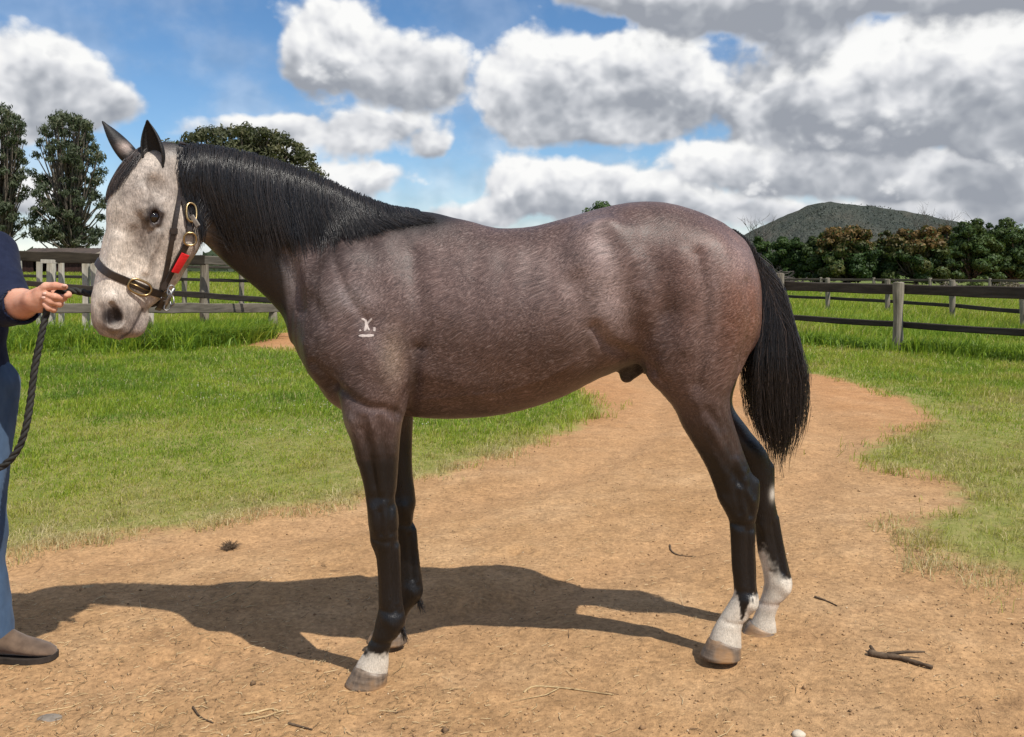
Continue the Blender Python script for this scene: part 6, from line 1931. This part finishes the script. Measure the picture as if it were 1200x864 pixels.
tint = np.clip(dry * .85 + rng.normal(0, .13, len(XY)) + nz * .75 + .14, 0, 1)
tint = np.where(rng.random(len(XY)) < .05 + .10 * dry, rng.uniform(.75, 1, len(XY)), tint)
w = (.0032 + .0016 * rng.random(len(XY))) * (D / 4.5) ** .75
blades(XY, h, w, tint, 'lawn_grass', .85, (.12, -.05))
# long grass round the barrier rail and along the yard
cl = []
for _ in range(1500):
    t = random.random()
    X = np.interp(t, [0, .22, .25, .80, 1], [-11.5, -8.0, -7.2, -5.6, -5.3]); Y = np.interp(t, [0, .4, 1], [15.4, 16.0, 17.0]) + random.gauss(0, .7)
    big_ = 1.0 if (-7.1 < X < -4.8 or X < -8.0) else .35
    cl.append((X + random.gauss(0, .12), Y, big_))
cl = np.array(cl)
i = rng.integers(0, len(cl), 46000)
XY = cl[i, :2] + rng.normal(0, .13, (46000, 2))
h = (.12 + .42 * rng.random(46000) ** 1.3) * cl[i, 2] * (.6 + .9 * fbm(XY * 1.3, 3, 61))
blades(XY, h, .012 + .012 * rng.random(46000), np.clip(.02 + .40 * rng.random(46000) ** 1.3 + .55 * (cl[i, 0] * 7.3 % 1.0 - .5) * .6 + .3 * (fbm(XY * 2, 3, 62) - .5), 0, 1), 'long_grass', .95, (.1, 0), .9)
# the paddocks beyond the fences
XY = wedge(330000, 16.0, 75, 1.55, .92)
keep = (poly_sd(XY, FARG) + (fbm(XY * .9, 3, 63) - .45) * 1.2 > 0.05) & (gz(XY[:, 0], XY[:, 1]) < 1.16)
XY = XY[keep]; D = XY[:, 1]; nn_ = len(XY)
big_n = fbm(XY * .22, 3, 64)
edge_r = sstep(poly_sd(XY, FARG), .0, 1.2)
h = (.16 + .26 * rng.random(nn_)) * (.55 + .9 * big_n) * (.45 + .55 * edge_r) * np.where(XY[:, 0] < 0, .62, 1.0)
tint = np.clip(.32 + .28 * (big_n - .4) * 2.0 + rng.normal(0, .12, nn_) + np.where(rng.random(nn_) < .05, .4, 0), 0, .9)
blades(XY, h, .010 * (D / 16) ** .85 + .006 * rng.random(nn_), tint, 'paddock_grass', .5, (.22, 0), .7)
# leafy weeds at the foot of the right fence
k_ = rng.uniform(-3.2, 3.4, 26000)
XY = np.stack([6.42 + .549 * 2.42 * k_, 14.2 - .836 * 2.42 * k_], 1) + rng.normal(0, .28, (26000, 2)) + np.array([.30, .22])
h = (.12 + .30 * rng.random(26000)) * (.35 + 1.2 * fbm(XY * 1.1, 3, 65))
blades(XY, h, .014 + .012 * rng.random(26000), np.clip(.05 + .33 * rng.random(26000), 0, 1), 'fence_weeds', .7, (.1, 0), .9)
# clover heads
XY = wedge(1700, 7.0, 12, 1.4, .62); XY = XY[(poly_sd(XY, LAWN) > .4) & (fbm(XY * .8, 3, 66) > .53)]
V = []; Fq = []
for j, (x, y) in enumerate(XY):
    z = G(x, y) + random.uniform(.05, .085); r = random.uniform(.004, .0075); o = len(V)
    V += [(x - r, y, z), (x, y - r, z + r * .3), (x + r, y, z), (x, y + r, z + r * .3), (x, y, z + r), (x, y, z - r)]
    Fq += [(o, o + 1, o + 4), (o + 1, o + 2, o + 4), (o + 2, o + 3, o + 4), (o + 3, o, o + 4), (o + 1, o, o + 5), (o + 2, o + 1, o + 5), (o + 3, o + 2, o + 5), (o, o + 3, o + 5)]
m_clover = simple_mat('clover_white', (.36, .37, .27), (.52, .52, .42), 50, .8, .2, bump_s=0)
tag(link_mesh('clover_flowers', np_mesh('clover_flowers', np.array(V), np.array(Fq)), m_clover, smooth=False), kind='stuff')

# surface of the ground under a point, for litter
def surf(XY):
    """height of the ground mesh (same formula as its vertices)"""
    P_ = np.asarray(XY, float); r = np.hypot(P_[:, 0], P_[:, 1]); nr_ = np.exp(-(r / 14) ** 2)
    g_ = grass_sd(P_)
    ru = np.minimum(seg_d2(P_, offs(TRACK, -.72)), seg_d2(P_, offs(TRACK, .72)))
    return gz(P_[:, 0], P_[:, 1]) + nr_ * ((fbm(P_ * 1.1, 3, 11) - .44) * .035 + (fbm(P_ * 7.0, 3, 12) - .44) * .016 + (fbm(P_ * 26.0, 2, 13) - .38) * .007) - nr_ * .030 * np.exp(-(ru / .16) ** 2) + nr_ * .022 * sstep(g_, -.05, .25)
# loose straw on the track
n = 8000
XY = wedge(n * 2, 2.3, 8.5, 2.2, .66)
pxx = 600 + XY[:, 0] / XY[:, 1] * 1000; pyy = 318 + CAM_H * 1000 / XY[:, 1]
wgt = .18 + .9 * np.exp(-((pxx - 120) / 260) ** 2) * sstep(pyy, 600, 760) + .25 * np.exp(-((pxx - 330) / 120) ** 2 - ((pyy - 830) / 50) ** 2) + .25 * np.exp(-((pxx - 500) / 160) ** 2) * sstep(pyy, 700, 840)
XY = XY[(rng.random(len(XY)) < wgt) & (grass_sd(XY) < .15)][:n]; n = len(XY)
z = surf(XY)
L = rng.gamma(1.6, .008, n) + .006; L = np.where(rng.random(n) < .05, L * 2.4, L); L = np.minimum(L, .13); th = rng.normal(0, .7, n) + np.where(rng.random(n) < .3, 1.3, 0)
d = np.stack([np.cos(th), np.sin(th), np.zeros(n)], 1); s_ = np.stack([-np.sin(th), np.cos(th), np.zeros(n)], 1)
c = np.stack([XY[:, 0], XY[:, 1], z + .003], 1); r = (.0006 + .0008 * rng.random(n))[:, None]
tilt = rng.normal(0, .12, (n, 1)) * np.array([0, 0, 1.0]); bendv = s_ * (rng.normal(0, .12, n) * L)[:, None]
def ribbon_prism(A, M, B, s_, r):
    up = np.array([0, 0, 1.0]) * r * 1.3
    V = np.stack([A - s_ * r, A + s_ * r, A + up, M - s_ * r, M + s_ * r, M + up, B - s_ * r * .6, B + s_ * r * .6, B + up * .6], 1).reshape(-1, 3)
    k = np.arange(len(A))[:, None] * 9
    F = np.concatenate([k + np.array(q_) for q_ in ((0, 3, 5, 2), (3, 6, 8, 5), (1, 2, 5, 4), (4, 5, 8, 7), (0, 1, 4, 3), (3, 4, 7, 6))], 0)
    return V, F
V, F = ribbon_prism(c - d * L[:, None] / 2 + 0 * tilt, c + bendv + np.array([0, 0, .002]), c + d * L[:, None] / 2 + np.abs(tilt) * L[:, None], s_, r)
me = np_mesh('loose_straw', V, F); set_f(me, 'tint', np.repeat(rng.random(n), 9))
m_straw, nt, b = new_mat('dry_straw')
nt.put(b.inputs['Base Color'], nt.ramp(nt.attr('tint'), [(0, (.10, .060, .030)), (.35, (.26, .165, .075)), (.7, (.46, .33, .165)), (1, (.62, .48, .28))])); b.inputs['Roughness'].default_value = .7
tag(link_mesh('loose_straw', me, m_straw, smooth=False), kind='stuff')
# crumbs of earth and grit
n = 22000
XY = wedge(n, 2.3, 9.5, 2.3, .66); XY = XY[grass_sd(XY) < .1]; n = len(XY); z = surf(XY)
r = rng.gamma(1.4, .0009, n) + .0008; r = np.where(rng.random(n) < .012, r * 2.4, r); r = np.minimum(r, .012)
oct_ = np.array([(1, 0, 0), (0, 1, 0), (-1, 0, 0), (0, -1, 0), (0, 0, .8), (0, 0, -.6)], float)
V = (np.stack([XY[:, 0], XY[:, 1], z + r * .35], 1)[:, None, :] + oct_[None] * r[:, None, None] * rng.uniform(.6, 1.4, (n, 6, 1)))
F = (np.arange(n)[:, None, None] * 6 + np.array([(0, 1, 4), (1, 2, 4), (2, 3, 4), (3, 0, 4), (1, 0, 5), (2, 1, 5), (3, 2, 5), (0, 3, 5)])[None]).reshape(-1, 3)
me = np_mesh('soil_crumbs', V.reshape(-1, 3), F); set_f(me, 'tint', np.repeat(rng.random(n), 6))
m_crumb, nt, b = new_mat('earth_crumbs')
nt.put(b.inputs['Base Color'], nt.ramp(nt.attr('tint'), [(0, (.13, .078, .040)), (.3, (.26, .15, .072)), (.7, (.38, .235, .12)), (.93, (.42, .27, .14)), (1, (.55, .44, .30))])); b.inputs['Roughness'].default_value = .95
tag(link_mesh('soil_crumbs', me, m_crumb, smooth=False), kind='stuff')

# single things lying on the track
def onground(px_, py_, up=0.0):
    X, Y = gpt(px_, py_); z_ = float(surf(np.array([[X, Y]]))[0])
    D_ = (CAM_H - z_) * 1000 / (py_ - 318); X = (px_ - 600) * D_ / 1000
    return Vector((X, D_, float(surf(np.array([[X, D_]]))[0]) + up))
m_twig = simple_mat('dead_twig', (.045, .030, .020), (.17, .12, .08), 40, .9, .1, bump_s=.8, bump_d=.004, stretch=(1, 1, 1))
m_stem = simple_mat('straw_stem', (.30, .20, .10), (.55, .41, .22), 60, .7, .2, bump_s=.2)
def stick(name, poly, r, mat, label, cat, extra=None):
    pts = [onground(*p, up=r * .8) for p in poly]
    pts = [Vector(p) for p in resample([tuple(p) for p in pts], 16)]
    g = Geo().tube(pts, [r * (1.15 - .65 * k / 15 + .12 * math.sin(k * 2.3)) for k in range(16)], 7)
    for e in (extra or []):
        ep = [onground(*p, up=r * (1.2 + .6 * j)) for j, p in enumerate(e)]
        g.tube(ep, [r * .6, r * .5, r * .3][:len(ep)] if len(ep) < 4 else [r * .5] * len(ep), 6)
    o = g.build(name, mat, None, smooth=True); return tag(o, label, cat)
stick('stick', [(1018, 768), (1032, 771), (1050, 773), (1072, 779), (1093, 785)], .011, m_twig, 'dark crooked stick lying on the track at lower right', 'stick', [[(1040, 771), (1062, 771), (1084, 773)], [(1024, 768), (1020, 764)]])
stick('straw_stem', [(614, 812), (622, 806), (655, 807), (690, 811), (719, 815)], .0032, m_stem, 'long pale forked straw stem on the track between fore and hind legs', 'straw', [[(655, 808), (640, 816), (598, 825)]])
stick('twig', [(785, 640), (787, 646), (797, 650), (815, 652)], .0042, m_twig, 'small curled dark twig on the track left of the hind legs', 'twig')
stick('twig', [(955, 700), (966, 704), (981, 711)], .0042, m_twig, 'short thin twig on the track right of the white hind sock', 'twig')
stick('straw_stem', [(36, 838), (60, 832), (84, 827), (96, 822)], .0028, m_stem, 'pale straw stem in the lower left corner below the boot', 'straw')
stick('straw_stem', [(226, 830), (236, 842), (250, 848)], .0034, m_twig, 'dark bent stalk among straw at the bottom left', 'straw')
stick('straw_stem', [(248, 708), (262, 702), (285, 691), (305, 680), (312, 677)], .0026, m_stem, 'pale straw stem lying across the shadow of the horse neck', 'straw')
stick('straw_stem', [(286, 838), (300, 836), (318, 832), (326, 834)], .0040, m_stem, 'thick pale straw piece in the straw scatter at the bottom left', 'straw', [[(290, 846), (312, 842), (330, 836)]])
stick('twig', [(338, 849), (350, 852), (366, 856)], .004, m_twig, 'dark splinter of bark at the bottom edge below the fore hoof', 'twig')
# weed tuft
tf = onground(269, 643)
root = empty('weed_tuft', tf, 'dry brown weed tuft alone on the track edge below the lawn', 'weed')
n = 170
a = rng.uniform(0, 6.28, n); el_ = rng.uniform(.25, 1.3, n); Lw = rng.uniform(.03, .085, n)
g = Geo()
for k in range(n):
    d_ = Vector((math.cos(a[k]) * math.cos(el_[k]), math.sin(a[k]) * math.cos(el_[k]), math.sin(el_[k])))
    p = tf + Vector((random.gauss(0, .012), random.gauss(0, .012), -.004))
    g.tube([p, p + d_ * Lw[k] * .5, p + d_ * Lw[k] + Vector((0, 0, -.25 * Lw[k]))], [.0016, .0013, .0005], 4, caps=False)
g.build('stalks', m_twig, root)
Geo().add(*uv_ball(tf + Vector((0, 0, .008)), 1.0, (.026, .024, .018), 12, 8)).build('root_clod', simple_mat('dark_clod', (.030, .020, .013), (.09, .06, .035), 60, .95, .1, bump_s=.8), root, smooth=True)
# stones and chips
def stone(name, px_, py_, r, flat, mat, label, cat='stone'):
    c = onground(px_, py_)
    vs, fs = uv_ball((0, 0, 0), 1.0, (1, 1, 1), 14, 9)
    V = np.array(vs); V = V * (1 + .35 * (fbm(V * 1.4 + px_, 3, 5) - .45))[:, None]
    V = V * np.array([r, r * .75, r * flat]) + np.array(c) + np.array([0, 0, r * flat * .25])
    tag(Geo().add([tuple(v_) for v_ in V], fs).build(name, mat, None, smooth=True), label, cat)
m_stone = simple_mat('grey_stone', (.13, .11, .09), (.26, .22, .18), 30, .9, .2, bump_s=.5)
m_pale = simple_mat('pale_chip', (.42, .36, .28), (.62, .56, .46), 40, .85, .2, bump_s=.4)
stone('stone', 58, 842, .040, .13, m_stone, 'flat grey brown stone sunk in the track at the bottom left')
stone('stone', 936, 862, .020, .6, m_pale, 'small white stone cut by the bottom edge right of centre')
stone('wood_chip', 103, 688, .026, .08, m_stem, 'pale wood chip on the track left, beyond the head shadow', 'wood chip')

print('all', round(time.time() - T0, 1))

print('tris', sum(sum(len(p.vertices) - 2 for p in o.data.polygons) if len(o.data.polygons) < 200000 else len(o.data.loops) - 2 * len(o.data.polygons) for o in scene.objects if o.type == 'MESH'))
